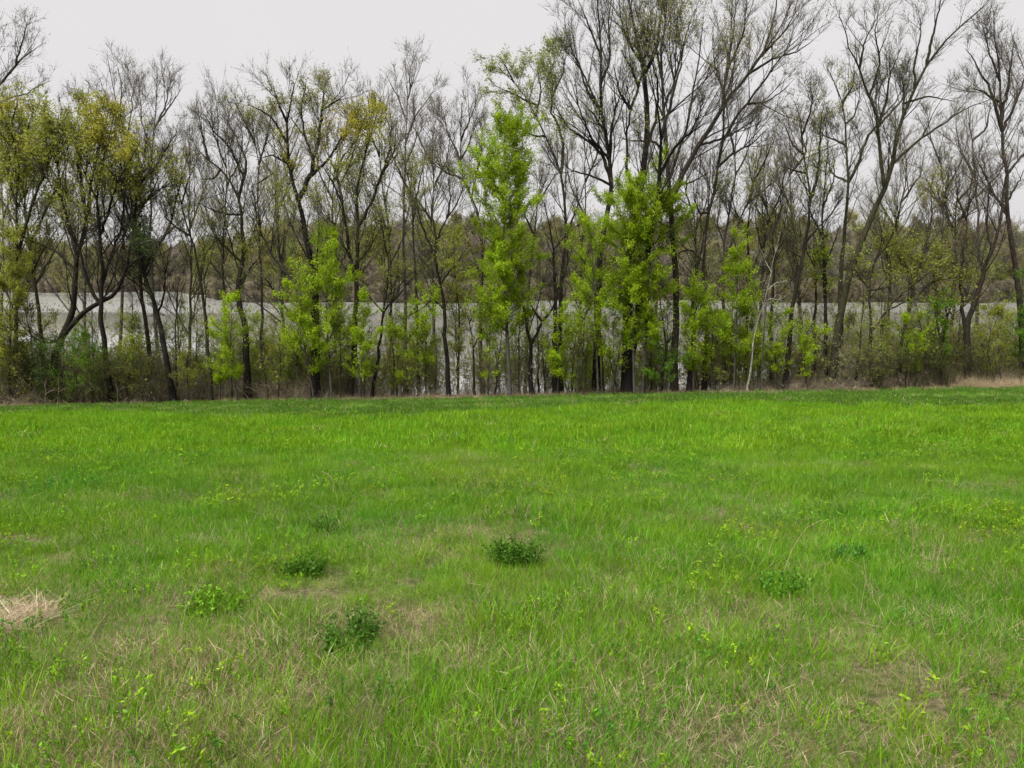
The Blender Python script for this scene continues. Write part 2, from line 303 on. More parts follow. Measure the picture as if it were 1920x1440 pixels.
def tree(name, label, D, wpx, trunk, limbs=(), blobs=(), bark='dark', dens=1.0, fb=.35, br=1.0, bud='bud', budn=1.2, leaf=.06, up=.25, sprout=0, cat='tree', group='trees in the shoreline row', tw=1.0, tip=.12):
    """trunk and limbs: polylines traced as seen, built at distance D with the limbs reaching nearer and farther"""
    global tree_no; tree_no += 1
    rg = np.random.default_rng(1000 + tree_no); mpp = D / F
    bc = np.array(BARK[bark]) * rg.uniform(.85, 1.2)
    def lift(path, y0, y1):
        n = len(path); s = np.linspace(0, 1, n); yy = y0 + (y1 - y0) * s ** 1.3 + rg.normal(0, .12, n) * np.minimum(1, s * 3)
        return np.array([at(px, py, y) for (px, py), y in zip(path, yy)])
    y0 = D; T = lift(trunk, y0, y0 + rg.uniform(-.6, .6))
    gz = float(ground(T[0, 0], T[0, 1])); T[0, 2] = gz - .15
    if len(T) > 1 and T[1, 2] < gz + .3: T[1, 2] = gz + .6
    base = np.array([T[0, 0], T[0, 1], gz]); H = T[:, 2].max() - gz
    K0 = 18; P0, l0 = resample(T, K0); r0 = wpx * .8 * mpp / 2; s = np.linspace(0, 1, K0)
    jit = rg.normal(0, .028, (K0, 3)); jit[0] = 0; jit[:, 2] = 0; P0 = P0 + jit * min(1.0, l0 / 8)
    R0 = r0 * (tip + (1 - tip) * (1 - s) ** 1.15) * (1 + .32 * np.exp(-s * l0 / .35))
    L0P, L0R, L0L = [P0], [R0], [l0]; tpx = [np.stack(proj(P0), 1)]
    for lb in limbs:
        lb = list(lb); wl = None
        if not isinstance(lb[0], tuple): wl = lb[0]; lb = lb[1:]
        best = None
        for a, q in enumerate(tpx):
            dd = np.hypot(*(q - np.array(lb[0])).T); i = int(dd.argmin())
            if best is None or dd[i] < best[0]: best = (dd[i], a, i)
        _, a, i = best; st = L0P[a][i]
        ln = math.hypot(lb[-1][0] - lb[0][0], lb[-1][1] - lb[0][1]) * mpp
        X = lift(lb, st[1], st[1] + rg.uniform(-.45, .45) * ln); X[0] = st
        P, l = resample(X, K0); jl = rg.normal(0, .028, (K0, 3)); jl[0] = 0; P = P + jl * min(1.0, l / 6)
        rs = (wl * .78 * mpp / 2) if wl else L0R[a][i] * .72
        L0P.append(P); L0R.append(np.maximum(rs * (.14 + .86 * (1 - s) ** .9), .006)); L0L.append(l); tpx.append(np.stack(proj(P), 1))
    root = link(name, None, label=label, cat=cat, group=group); root.location = base
    off = base[None, None]
    for j, (P, R) in enumerate(zip(L0P, L0R)):
        g = Geo(); g.tubes(P[None] - off, R[None], 9 if j == 0 else 7, bc)
        link('trunk' if j == 0 else 'limb', g.mesh('trunk' if j == 0 else 'limb'), root)
    P0 = np.stack(L0P); R0 = np.stack(L0R); L0L = np.array(L0L)
    g = Geo()
    # branches
    lo = np.full(len(P0), .12); lo[0] = fb
    n1 = np.maximum(2, rg.poisson(np.maximum(2, 1.85 * dens * L0L * (1 - lo)))); par = np.repeat(np.arange(len(P0)), n1)
    t = lo[par] + (1 - lo[par]) * rg.random(len(par)) ** .75
    ref = np.minimum(np.maximum(L0L, .55 * H), 14)[par]
    len1 = br * (.46 * ref * (1 - .82 * t) + .35) * rg.uniform(.55, 1.25, len(par))
    P1, R1 = spawn(P0, R0, par, t, rg.uniform(.38, .9, len(par)), len1, 8, up, .07, rg, .6, .004 + .0095 * len1, .05, .25, .0055)
    # sprouts low on the stem
    if sprout:
        par = np.zeros(sprout, int); t = rg.uniform(.06, .9, sprout)
        Ps, Rs = spawn(P0, R0, par, t, rg.uniform(.8, 1.4, sprout), rg.uniform(.4, 1.1, sprout), 8, .2, .2, rg, .2, .009, .05, .4, .004)
        P1 = np.concatenate([P1, Ps]); R1 = np.concatenate([R1, Rs]); len1 = np.concatenate([len1, np.full(sprout, .8)])
    g.tubes(P1 - off, R1, 4, bc)
    par, t = kids(len(P1), np.clip(2.3 + 2.0 * len1, 3, 13) * tw, rg, .12, 1.0, .8)
    len2 = (.44 * len1[par] * (1 - .6 * t) + .16) * rg.uniform(.6, 1.3, len(par))
    P2, R2 = spawn(P1, R1, par, t, rg.uniform(.35, .85, len(par)), len2, 4, .15, .10, rg, .6, .003 + .008 * len2, .06, .4, .0045)
    g.tubes(P2 - off, R2, 3, bc * 1.3 + .007)
    par, t = kids(len(P2), np.clip(2.5 + 6 * len2, 3, 15) * tw, rg, .15, 1.0, .7)
    len3 = rg.uniform(.22, .75, len(par)) * (.7 + .5 * np.minimum(1, len2[par]))
    P3, R3 = spawn(P2, R2, par, t, rg.uniform(.3, .85, len(par)), len3, 2, .12, .16, rg, .6, .006, .05, .6, .0042)
    g.cones(P3[:, 0] - off[0], P3[:, 1] - off[0], R3[:, 0] * 1.25, bc * 1.4 + .014)
    # leaves and buds sit on the twigs
    tipp = P3[:, 1]
    if budn:
        n = rg.poisson(budn * 1.6, len(P3)); pr = np.repeat(np.arange(len(P3)), n)
        q = P3[pr, 0] + (P3[pr, 1] - P3[pr, 0]) * (.3 + .7 * rg.random((len(pr), 1)))
        g.chips(q - off[0], .045, LC[bud], rg)
    if blobs:
        d, k = blob_density(tipp, blobs); n = rg.poisson(d * 1.9); pr = np.repeat(np.arange(len(P3)), n); kk = np.repeat(k, n)
        q = P3[pr, 0] + (P3[pr, 1] - P3[pr, 0]) * rg.random((len(pr), 1)) ** .6 + rg.normal(0, .06, (len(pr), 3))
        cols = np.array([LC[b[5]] for b in blobs])[kk]
        g.chips(q - off[0], leaf * 1.35, cols, rg)
    link('crown', g.mesh('crown'), root)
    return root
def sapling(name, label, D, base, top, prof, col='lime', wpx=5, dens=1.0, ld=5.0, leaf=.07, bark='grey', ang=.95, up=.2, cat='sapling', group='young leafy saplings under the row', stems=None, var=.25):
    """prof: (py, half width in px) down the crown"""
    global tree_no; tree_no += 1
    rg = np.random.default_rng(3000 + tree_no); mpp = D / F
    b = at(base[0], base[1], D); b[2] = float(ground(b[0], b[1])); root = link(name, None, label=label, cat=cat, group=group); root.location = b
    bc = np.array(BARK[bark]); paths = [(base, top)] + list(stems or [])
    pp = np.array(prof, float); g = Geo(); P0 = []; R0 = []
    for j, (bs, tp) in enumerate(paths):
        bw = at(bs[0], base[1], D + (rg.uniform(-.3, .3) if j else 0)); bw[2] = float(ground(bw[0], bw[1])) - .1
        tw_ = at(tp[0], tp[1], D + rg.uniform(-.5, .5))
        mid = (bw + tw_) / 2 + rg.normal(0, .12, 3) * [1, 1, 0]
        P, l = resample(np.array([bw, mid, tw_]), 14); P = P + rg.normal(0, .02, P.shape) * np.linspace(0, 1, 14)[:, None]
        R = wpx * mpp / 2 * (.1 + .9 * (1 - np.linspace(0, 1, 14))); gt = Geo(); gt.tubes((P - b)[None], R[None], 7, bc)
        link('stem' if j else 'trunk', gt.mesh('stem'), root); P0.append(P); R0.append(R)
    P0 = np.stack(P0); R0 = np.stack(R0)
    Lz = np.linalg.norm(P0[:, -1] - P0[:, 0], axis=1)
    n1 = np.maximum(6, (7.0 * dens * Lz)).astype(int); par = np.repeat(np.arange(len(P0)), n1); t = rg.uniform(.06 if cat == 'shrub' else .2, .985, len(par))
    pos = P0[par, np.minimum((t * 13).astype(int), 13)]; _, py = proj(pos)
    hw = np.interp(py, pp[:, 0], pp[:, 1]) * mpp * rg.uniform(.3, 1.2, len(par)) + .08
    keep = hw > .15; par, t, hw = par[keep], t[keep], hw[keep]
    P1, R1 = spawn(P0, R0, par, t, np.full(len(par), ang) * rg.uniform(.7, 1.3, len(par)), hw * 1.15 / math.sin(ang), 5, 0, .08, rg, .5, .004 + .01 * hw, .07, .3, .004)
    g.tubes(P1 - b, R1, 4, bc)
    par, tt = kids(len(P1), np.clip(3 + 4 * hw, 3, 12), rg, .15, 1, .8)
    l2 = (.4 * hw[par] * (1 - .5 * tt) + .16) * rg.uniform(.6, 1.3, len(par))
    P2, R2 = spawn(P1, R1, par, tt, rg.uniform(.4, .9, len(par)), l2, 4, .2, .14, rg, .6, .006, .08, .5, .0035)
    g.tubes(P2 - b, R2, 3, bc)
    cl1 = rg.gamma(1.9, .55, len(P1))[par]; n = rg.poisson(ld * 5.8 * (.5 + l2 * 1.6) * cl1); pr = np.repeat(np.arange(len(P2)), n); u = rg.random(len(pr)) ** .7 * 2.99; i = u.astype(int); fr = (u - i)[:, None]
    q = P2[pr, i] * (1 - fr) + P2[pr, i + 1] * fr + rg.normal(0, .07, (len(pr), 3))
    cols = np.array(LC[col]) * np.clip(1 + rg.normal(0, .16, (len(P1), 1))[par] + rg.normal(0, .08, (len(P2), 1)), .5, 1.6)[pr]
    g.chips(q - b, leaf * .88, cols, rg, var, .3)
    link('crown', g.mesh('crown'), root); return root

# ---- left end
tree('bare_tree', 'bare tree whose bare top reaches in at the upper left corner of the frame', 39, 16, [(-75, 730), (-70, 600), (-66, 420), (-55, 300), (-40, 230)],
     [[8, (-40, 230), (0, 155), (30, 122), (40, 80), (52, 40)], [6, (10, 140), (40, 110), (75, 85)], [7, (-55, 300), (0, 190), (50, 175), (95, 150)], [(-40, 230), (-10, 120), (12, 45)]], bark='grey', br=.6, up=.3)
tree('leafing_tree', 'yellow-green leafing tree at the left end of the row, two mossy trunks', 36.8, 13, [(24, 735), (30, 640), (33, 535), (30, 390), (36, 300), (60, 215)],
     [[8, (30, 390), (12, 320), (0, 240), (-20, 180)], [8, (33, 470), (60, 380), (95, 300), (110, 220)], [6, (36, 300), (20, 240), (35, 185)], [5, (32, 430), (-15, 350), (-40, 300)]],
     [(30, 270, 120, 110, 4.2, 'olive'), (60, 400, 90, 70, 3.0, 'olive'), (20, 210, 80, 40, 4, 'yellow')], bark='moss', dens=1.3, br=.9, fb=.25, budn=.3, leaf=.075, sprout=20)
tree('leafing_tree', 'slanting mossy trunk second from the left end, olive leaf haze above', 38.2, 12, [(82, 735), (80, 626), (67, 545), (53, 445), (45, 390), (48, 320), (70, 240)],
     [[7, (55, 450), (85, 395), (120, 330), (128, 262)], [6, (47, 380), (25, 320), (10, 280)]],
     [(85, 290, 90, 100, 3.6, 'olive'), (60, 400, 70, 60, 2, 'olive')], bark='moss', br=.8, budn=.3, leaf=.07, sprout=14)
tree('leaning_tree', 'leaning dark tree with one long limb reaching level to the right over water', 36.6, 20, [(98, 735), (97, 700), (112, 632), (133, 600), (140, 556), (139, 500), (150, 460), (166, 398), (172, 330), (190, 260), (205, 200)],
     [[13, (118, 628), (155, 584), (178, 572), (217, 551), (236, 507), (246, 465), (262, 400), (300, 330)], [8, (139, 500), (115, 480), (88, 462), (55, 450), (20, 430)], [8, (148, 465), (128, 420), (112, 350), (105, 270), (115, 210)], [7, (166, 398), (150, 330), (140, 250), (150, 195)], [6, (236, 507), (270, 478), (300, 440)], [7, (112, 650), (85, 645), (58, 630), (50, 600)]],
     [(160, 250, 95, 80, 3.4, 'olive'), (190, 215, 60, 45, 4, 'yellow'), (150, 350, 70, 60, 2.0, 'olive')], bark='dark', br=.85, budn=.6, leaf=.07, dens=1.2)
tree('forked_tree', 'dark charcoal trunk with a low crooked fork, just right of the long level limb', 35.9, 15, [(206, 738), (204, 700), (197, 654), (188, 600), (187, 578), (192, 523), (189, 454), (180, 390), (186, 320), (205, 260), (215, 205)],
     [[10, (187, 585), (172, 545), (157, 505), (150, 465), (130, 420)], [8, (192, 523), (210, 480), (226, 430), (235, 360), (240, 290)], [7, (189, 440), (205, 390), (225, 330), (262, 270)], [6, (182, 390), (160, 330), (165, 270)]],
     [(225, 250, 75, 65, 3.4, 'yellow'), (205, 300, 90, 70, 2.8, 'olive'), (240, 240, 30, 26, 2, 'gold')], bark='black', br=.8, budn=.5, leaf=.07, dens=1.2)
tree('bare_tree', 'tall slender bare tree with a narrow grey top above the yellow leafing tree', 44, 10, [(215, 735), (228, 600), (232, 450), (232, 300), (225, 222), (210, 160), (200, 108)],
     [[5, (232, 300), (245, 220), (252, 150)], [5, (228, 250), (205, 200), (188, 150)], [4, (225, 222), (228, 160), (222, 125)]], bark='grey', br=.55, up=.5, fb=.55, dens=1.3)
tree('bare_tree', 'bare grey tree with a fan-shaped top, second behind the yellow crowns at left', 45, 10, [(300, 735), (292, 600), (280, 450), (283, 330), (286, 250), (294, 194), (294, 128)],
     [[5, (286, 250), (310, 200), (322, 140)], [5, (284, 300), (265, 230), (262, 160)], [5, (288, 230), (325, 190), (340, 165)], [4, (284, 340), (320, 290), (335, 230)]], bark='grey', br=.6, up=.5, fb=.5, dens=1.4)
tree('ivy_clad_tree', 'dark tree leaning left with ivy and tangled sprouts wrapping its trunk', 36.2, 16, [(324, 740), (320, 712), (311, 662), (300, 601), (284, 557), (267, 501), (258, 445), (252, 390), (262, 340), (272, 300), (275, 262)],
     [[8, (267, 501), (290, 470), (318, 430), (330, 370), (350, 300)], [7, (258, 445), (240, 400), (225, 350), (228, 290)], [7, (262, 340), (300, 300), (330, 250)], [6, (300, 600), (306, 560), (310, 510), (322, 450)], [6, (252, 400), (290, 360), (325, 340)]],
     [(262, 480, 26, 110, 2.6, 'dark'), (290, 330, 90, 60, 1.6, 'olive')], bark='black', br=.8, sprout=60, leaf=.07, dens=1.3)
tree('straight_tree', 'straight trunk touching the ivy-clad leaning tree on its left side', 37.5, 13, [(290, 735), (283, 668), (272, 598), (264, 557), (262, 480), (248, 400), (242, 330), (250, 260)],
     [[7, (262, 480), (235, 440), (210, 380)], [6, (248, 400), (275, 340), (300, 300)]], [(240, 330, 80, 50, 1.5, 'olive')], bark='brown', br=.8, sprout=10)
tree('slanting_tree', 'slender pale-lit trunk slanting left, alone against open water', 36.6, 11, [(396, 742), (394, 700), (386, 579), (375, 523), (364, 459), (342, 390), (332, 350), (322, 300)],
     [[6, (375, 523), (383, 480), (400, 455), (425, 440)], [6, (360, 450), (335, 430), (312, 410), (300, 380)], [5, (342, 390), (352, 340), (370, 300)]], [(350, 400, 60, 60, 1.2, 'pale'), (390, 500, 40, 60, 2, 'olive')], bark='moss', br=.6, fb=.3, leaf=.06)
tree('bare_sapling', 'small bare tree with a low Y fork standing in front of open water', 37, 6, [(331, 735), (330, 680), (329, 600), (334, 570), (345, 540), (352, 500)],
     [[4, (330, 585), (332, 550), (336, 525), (345, 505)]], bark='brown', br=.5, fb=.5, cat='tree')
tree('crooked_tree', 'stout broken-barked tree with a wide crooked bare crown left of the yellow-topped maple', 37.2, 19, [(466, 740), (464, 712), (460, 640), (457, 607), (446, 560), (445, 520), (459, 487), (455, 404), (446, 362), (424, 326), (392, 300), (367, 278)],
     [[8, (446, 362), (458, 335), (462, 300), (440, 250), (415, 215)], [6, (420, 325), (402, 335), (375, 336)], [6, (455, 404), (428, 402), (400, 395), (380, 385)], [7, (458, 335), (430, 275), (400, 245), (385, 215)], [6, (392, 300), (378, 250), (372, 205)], [7, (459, 480), (430, 470), (405, 445), (388, 440)], [6, (445, 540), (470, 500), (500, 470)]],
     [(470, 460, 45, 70, 2.2, 'olive'), (440, 440, 50, 60, 1, 'pale')], bark='dark', br=.75, dens=1.2, sprout=20)
tree('slim_tree', 'slim straight stem running up beside the stout crooked bare crown', 38, 9, [(488, 735), (490, 640), (491, 560), (488, 470), (483, 389), (486, 320), (476, 250), (470, 205)],
     [[5, (486, 320), (500, 260), (512, 200)], [5, (480, 270), (455, 220), (440, 190)], [4, (484, 360), (520, 320), (530, 280)]], [(480, 190, 70, 30, 1.6, 'budg'), (490, 600, 30, 60, 2, 'olive')], bark='brown', br=.7, fb=.45, bud='budg', budn=2)
tree('maple_tree', 'thick black-based maple with gold and yellow blossom in its upper crown', 36.2, 24, [(593, 740), (592, 723), (592, 640), (590, 560), (588, 515), (571, 440), (567, 389), (548, 350), (540, 310), (536, 250), (541, 205), (552, 160)],
     [[13, (567, 392), (580, 333), (589, 300), (600, 250), (604, 211), (606, 150)], [9, (588, 630), (555, 600), (522, 560), (500, 525), (470, 505)], [9, (589, 555), (560, 535), (541, 517), (518, 493), (487, 434), (478, 390), (470, 330)], [7, (536, 250), (510, 220), (485, 205), (465, 195)], [7, (540, 230), (520, 190), (512, 158)], [6, (604, 211), (630, 190), (650, 175)], [8, (580, 333), (615, 300), (640, 260), (655, 225)], [6, (541, 300), (510, 290), (480, 300)], [7, (589, 300), (570, 250), (565, 200), (575, 150)]],
     [(545, 270, 40, 50, 5, 'yellow'), (605, 275, 55, 50, 5, 'yellow'), (650, 235, 50, 42, 3.4, 'gold'), (555, 175, 80, 35, 2.6, 'budg'), (605, 150, 35, 35, 2.2, 'budg'), (545, 350, 60, 50, 2.2, 'olive')], bark='black', br=.8, dens=1.25, bud='budg', budn=1.6, leaf=.06, sprout=10)
tree('maple_tree', 'grey forked maple whose stem divides low, right of the bright green pointed sapling', 36.6, 17, [(654, 742), (656, 731), (664, 668), (665, 600), (668, 540), (669, 523), (669, 446), (669, 390), (655, 355), (644, 372)][:8] + [(672, 330), (690, 270), (694, 200), (690, 180)],
     [[10, (668, 528), (655, 482), (652, 440), (642, 380), (620, 335), (600, 300)], [7, (642, 380), (630, 320), (644, 292), (672, 258), (685, 225)], [8, (669, 440), (688, 400), (710, 340), (730, 280), (735, 225)], [6, (668, 500), (690, 470), (712, 430)], [6, (655, 470), (635, 450), (620, 420)], [6, (690, 270), (705, 220), (715, 180)]],
     [(690, 215, 40, 45, 5, 'yellow'), (640, 330, 70, 60, 2.3, 'olive'), (700, 320, 60, 80, 1.6, 'olive'), (665, 430, 60, 50, 1.2, 'olive')], bark='brown', br=.75, dens=1.25, bud='budg', leaf=.06, sprout=14)
tree('leaning_tree', 'thin dark tree leaning right, its base just right of the grey forked maple', 36, 9, [(695, 742), (700, 715), (714, 640), (719, 579), (728, 529), (728, 479), (717, 440), (712, 390)],
     [[5, (719, 579), (742, 556), (752, 530), (770, 515)], [5, (728, 500), (750, 460), (765, 420)], [4, (717, 585), (700, 565), (690, 550)]], [(725, 500, 60, 60, 1.4, 'olive')], bark='black', br=.6)
tree('tall_bare_tree', 'tallest straight bare tree left of the pointed lime sapling, its spire clear against sky', 39.5, 11, [(762, 740), (758, 640), (760, 557), (757, 480), (755, 400), (760, 300), (762, 220), (764, 167), (759, 112)],
     [[5, (761, 260), (780, 215), (800, 190), (815, 165)], [5, (762, 230), (745, 180), (724, 140)], [4, (763, 190), (775, 150), (782, 118)], [5, (758, 330), (735, 290), (728, 230)], [5, (760, 300), (785, 250), (800, 225)], [4, (764, 170), (768, 140), (772, 110)]],
     [(755, 330, 60, 70, 1.0, 'pale')], bark='grey', br=.55, up=.45, fb=.45, dens=1.3)
tree('mossy_tree', 'mossy yellow-green pole close behind the tallest straight bare tree', 38.6, 9, [(786, 740), (783, 640), (781, 530), (774, 420), (770, 340), (752, 290), (745, 240)],
     [[5, (772, 380), (790, 330), (800, 280)], [4, (770, 345), (745, 320), (725, 300)]], [(770, 340, 60, 60, 1.8, 'olive')], bark='moss', br=.6, fb=.35, sprout=25)
tree('branching_tree', 'dark upright tree dividing into spreading prongs, between bare spire and lime sapling', 35.8, 13, [(841, 745), (840, 730), (836, 654), (831, 571), (825, 529), (814, 473), (816, 446), (838, 410), (860, 380), (872, 340)],
     [[7, (814, 473), (800, 446), (788, 415), (780, 370)], [6, (816, 450), (812, 410), (806, 370)], [6, (831, 571), (812, 560), (790, 580), (770, 590)], [6, (826, 535), (850, 500), (872, 470)], [6, (838, 410), (845, 370), (840, 330)]],
     [(845, 470, 45, 60, 2.4, 'olive')], bark='black', br=.65, dens=1.2, sprout=16)
tree('thin_tree', 'thin dark tree with a kinked top standing left of the pointed lime sapling', 36.2, 8, [(890, 745), (889, 700), (887, 640), (880, 605), (872, 582), (868, 560)],
     [[4, (887, 650), (900, 625), (915, 605)], [4, (880, 605), (892, 580), (900, 560)]], [(880, 600, 40, 50, 2.2, 'olive')], bark='dark', br=.5)
tree('bare_tree', 'bushy-topped bare tree leaning left behind the pointed lime sapling', 43, 12, [(905, 740), (900, 600), (905, 470), (894, 383), (868, 345), (862, 300), (864, 240), (866, 195)],
     [[6, (868, 345), (840, 325), (815, 310), (800, 285)], [5, (862, 300), (840, 250), (830, 205)], [5, (864, 250), (885, 215), (895, 185)], [5, (880, 360), (900, 300), (905, 240)], [5, (862, 300), (880, 270), (893, 225)]],
     [(830, 320, 60, 40, 1.0, 'pale')], bark='brown', br=.65, up=.45, dens=1.4, fb=.4)
# ---- centre
tree('leafing_elm', 'graceful tree arching left over the lime sapling with fine green leaf sprays', 37.8, 13, [(1052, 742), (1051, 640), (1050, 560), (1054, 500), (1062, 450), (1063, 400), (1055, 333), (1040, 290), (1028, 264), (997, 200), (965, 150), (935, 125)],
     [[8, (1055, 333), (1058, 280), (1048, 240), (1034, 208), (1036, 153), (1030, 110)], [6, (1010, 225), (1015, 170), (1005, 115)], [6, (997, 200), (960, 175), (925, 160)], [5, (965, 150), (940, 110), (930, 105)], [6, (1028, 264), (1000, 255), (965, 235), (945, 225)], [6, (1034, 190), (1055, 140), (1062, 95)], [6, (1060, 430), (1085, 380), (1100, 330)]],
     [(960, 130, 95, 60, 4.0, 'pale'), (1040, 120, 65, 75, 3.6, 'pale'), (1045, 190, 50, 70, 2.4, 'olive'), (960, 200, 80, 55, 2.4, 'pale')], bark='brown', br=.6, dens=1.35, fb=.45, leaf=.06, bud='budg', up=.1)
tree('straight_tree', 'stout dark trunk beside the arching green-sprayed tree, hidden by low lime leaves', 37, 16, [(1041, 742), (1041, 700), (1040, 620), (1042, 570), (1040, 500), (1034, 440), (1020, 380)],
     [[6, (1042, 560), (1060, 507), (1075, 460)], [5, (1040, 480), (1062, 440), (1085, 420)]], bark='black', br=.6)
tree('forked_tree', 'black gnarled fork right of the pale sapling stem, one prong arching right', 36.3, 14, [(997, 745), (996, 732), (995, 680), (995, 640), (985, 600), (978, 570), (961, 540), (955, 500)],
     [[8, (995, 645), (1012, 612), (1030, 585), (1047, 557), (1060, 515), (1066, 470)], [7, (1015, 610), (1003, 585), (990, 560)]], bark='black', br=.5, sprout=10)
tree('tall_dark_tree', 'tall black tree topping the frame left of the centre giant, fan of ascending branches', 38, 20, [(1118, 742), (1119, 720), (1122, 584), (1124, 470), (1140, 400), (1148, 347), (1142, 292), (1128, 222), (1126, 167), (1130, 97), (1122, 42), (1120, -40)],
     [[10, (1147, 340), (1130, 290), (1100, 262), (1065, 240), (1050, 215), (1040, 190)], [8, (1140, 300), (1145, 250), (1155, 200), (1150, 150)], [7, (1128, 222), (1100, 170), (1082, 110), (1072, 60)], [7, (1126, 170), (1145, 110), (1140, 40), (1150, -20)], [7, (1142, 300), (1108, 260), (1085, 200), (1070, 150)], [6, (1130, 100), (1105, 50), (1085, 0)], [6, (1128, 190), (1090, 130), (1060, 95)], [7, (1145, 350), (1110, 330), (1070, 320), (1050, 300)], [6, (1132, 240), (1110, 210), (1080, 180)]],
     [(1090, 210, 60, 60, .7, 'olive')], bark='black', br=.75, dens=1.25, up=.35, fb=.45)
tree('giant_tree', 'thickest black double-trunked tree at centre, its crown filling the top edge', 36.6, 30, [(1178, 742), (1177, 720), (1176, 612), (1178, 510), (1190, 400), (1205, 330), (1214, 250), (1211, 167), (1206, 125), (1194, 69), (1180, 5), (1172, -60)],
     [[22, (1177, 700), (1194, 612), (1203, 529), (1219, 432), (1228, 390), (1238, 330), (1240, 270), (1232, 200)], [10, (1213, 140), (1222, 110), (1234, 75), (1240, 20), (1250, -40)], [9, (1190, 400), (1176, 330), (1175, 250), (1183, 205), (1175, 150)], [9, (1213, 260), (1230, 225), (1235, 170), (1226, 120), (1205, 75)], [7, (1183, 205), (1160, 170), (1150, 120)], [8, (1238, 325), (1262, 280), (1300, 240), (1320, 190)], [7, (1206, 125), (1185, 90), (1165, 40), (1160, -20)], [8, (1236, 260), (1256, 200), (1275, 130), (1285, 60)], [6, (1183, 205), (1200, 160), (1210, 90), (1215, 20)], [7, (1210, 160), (1185, 130), (1165, 95)]],
     [(1230, 60, 90, 80, .9, 'budg'), (1190, 200, 60, 60, .6, 'olive')], bark='black', br=.75, dens=1.2, up=.35, fb=.4, sprout=20)
tree('forked_giant', 'big brown tree with one great limb sweeping up right to the top edge', 36.3, 19, [(1264, 742), (1264, 722), (1267, 626), (1269, 529), (1261, 460), (1256, 390), (1253, 333), (1250, 278), (1242, 180), (1239, 125), (1244, 69), (1252, 0), (1258, -60)],
     [[13, (1258, 392), (1280, 319), (1311, 272), (1350, 205), (1400, 144), (1436, 90), (1455, 20), (1460, -40)], [8, (1252, 320), (1272, 285), (1290, 240), (1296, 180), (1310, 110), (1320, 30)], [8, (1250, 290), (1228, 265), (1190, 265), (1160, 258)], [7, (1244, 200), (1265, 150), (1280, 90), (1300, 20)], [8, (1350, 205), (1362, 130), (1376, 70), (1380, 0)], [7, (1400, 144), (1450, 110), (1500, 95), (1530, 70)], [7, (1311, 272), (1350, 262), (1395, 240), (1420, 220)], [6, (1270, 355), (1300, 340), (1335, 320)], [7, (1425, 110), (1470, 60), (1500, 10)], [7, (1240, 130), (1225, 70), (1215, 0)], [6, (1258, 440), (1240, 420), (1225, 400)]],
     [(1300, 60, 120, 80, .8, 'budg'), (1270, 20, 60, 40, 1.2, 'budg')], bark='brown', br=.75, dens=1.2, up=.35, fb=.45)
tree('leaning_tree', 'black stub-thick trunk leaning right at the foot of the big brown tree', 36.1, 15, [(1290, 742), (1292, 726), (1299, 660), (1297, 584), (1300, 540), (1310, 490), (1320, 450)],
     [[6, (1298, 600), (1312, 560), (1330, 530)]], bark='black', br=.5, sprout=12)
tree('leaning_tree', 'thin dark tree leaning left in the gap left of the big brown tree', 37, 9, [(1240, 742), (1243, 700), (1250, 654), (1243, 601), (1238, 560), (1232, 520)], [[4, (1250, 650), (1262, 620), (1266, 590)]], bark='dark', br=.6, sprout=10)
tree('vine_hung_tree', 'tall mossy-grey tree with a pale hanging vine, right of the great sweeping limb', 37.2, 13, [(1320, 742), (1324, 690), (1325, 612), (1318, 515), (1320, 430), (1334, 390), (1344, 319), (1358, 264), (1356, 167), (1372, 111), (1368, 50), (1375, -20)],
     [[8, (1358, 264), (1380, 220), (1400, 194), (1432, 150), (1465, 110), (1490, 60)], [6, (1356, 180), (1340, 120), (1335, 60)], [6, (1372, 111), (1395, 60), (1400, 0)], [7, (1344, 319), (1370, 290), (1410, 270), (1440, 240)], [6, (1318, 490), (1300, 470), (1280, 470), (1250, 490)], [7, (1322, 420), (1312, 400), (1300, 370)], [6, (1400, 194), (1440, 190), (1480, 160)]],
     [(1420, 90, 70, 60, .7, 'budg'), (1370, 330, 50, 60, 1, 'olive')], bark='brown', br=.7, dens=1.2, up=.3)
tree('slender_tree', 'slender grey tree splitting into several upright stems right of the vine-hung tree', 38, 11, [(1356, 742), (1357, 700), (1357, 600), (1356, 501), (1358, 440), (1368, 400), (1378, 340), (1380, 260), (1385, 190)],
     [[6, (1356, 480), (1380, 430), (1400, 380), (1420, 320), (1430, 260)], [5, (1357, 460), (1345, 420), (1350, 370)], [5, (1400, 380), (1440, 350), (1470, 330)], [5, (1378, 340), (1400, 290), (1410, 230)], [5, (1380, 280), (1365, 230), (1360, 180)]],
     [(1380, 350, 60, 80, 1.3, 'olive')], bark='grey', br=.6, dens=1.2, up=.4)
tree('dark_tree', 'dark trunk in the shade between the slender split tree and the pale dead stem', 38.5, 10, [(1400, 742), (1399, 690), (1400, 600), (1406, 520), (1400, 440), (1412, 350), (1420, 290)],
     [[5, (1404, 520), (1425, 470), (1445, 440)], [5, (1402, 440), (1380, 400), (1370, 360)], [5, (1415, 340), (1440, 290), (1455, 250)]], [(1430, 320, 60, 60, .9, 'olive')], bark='dark', br=.7)
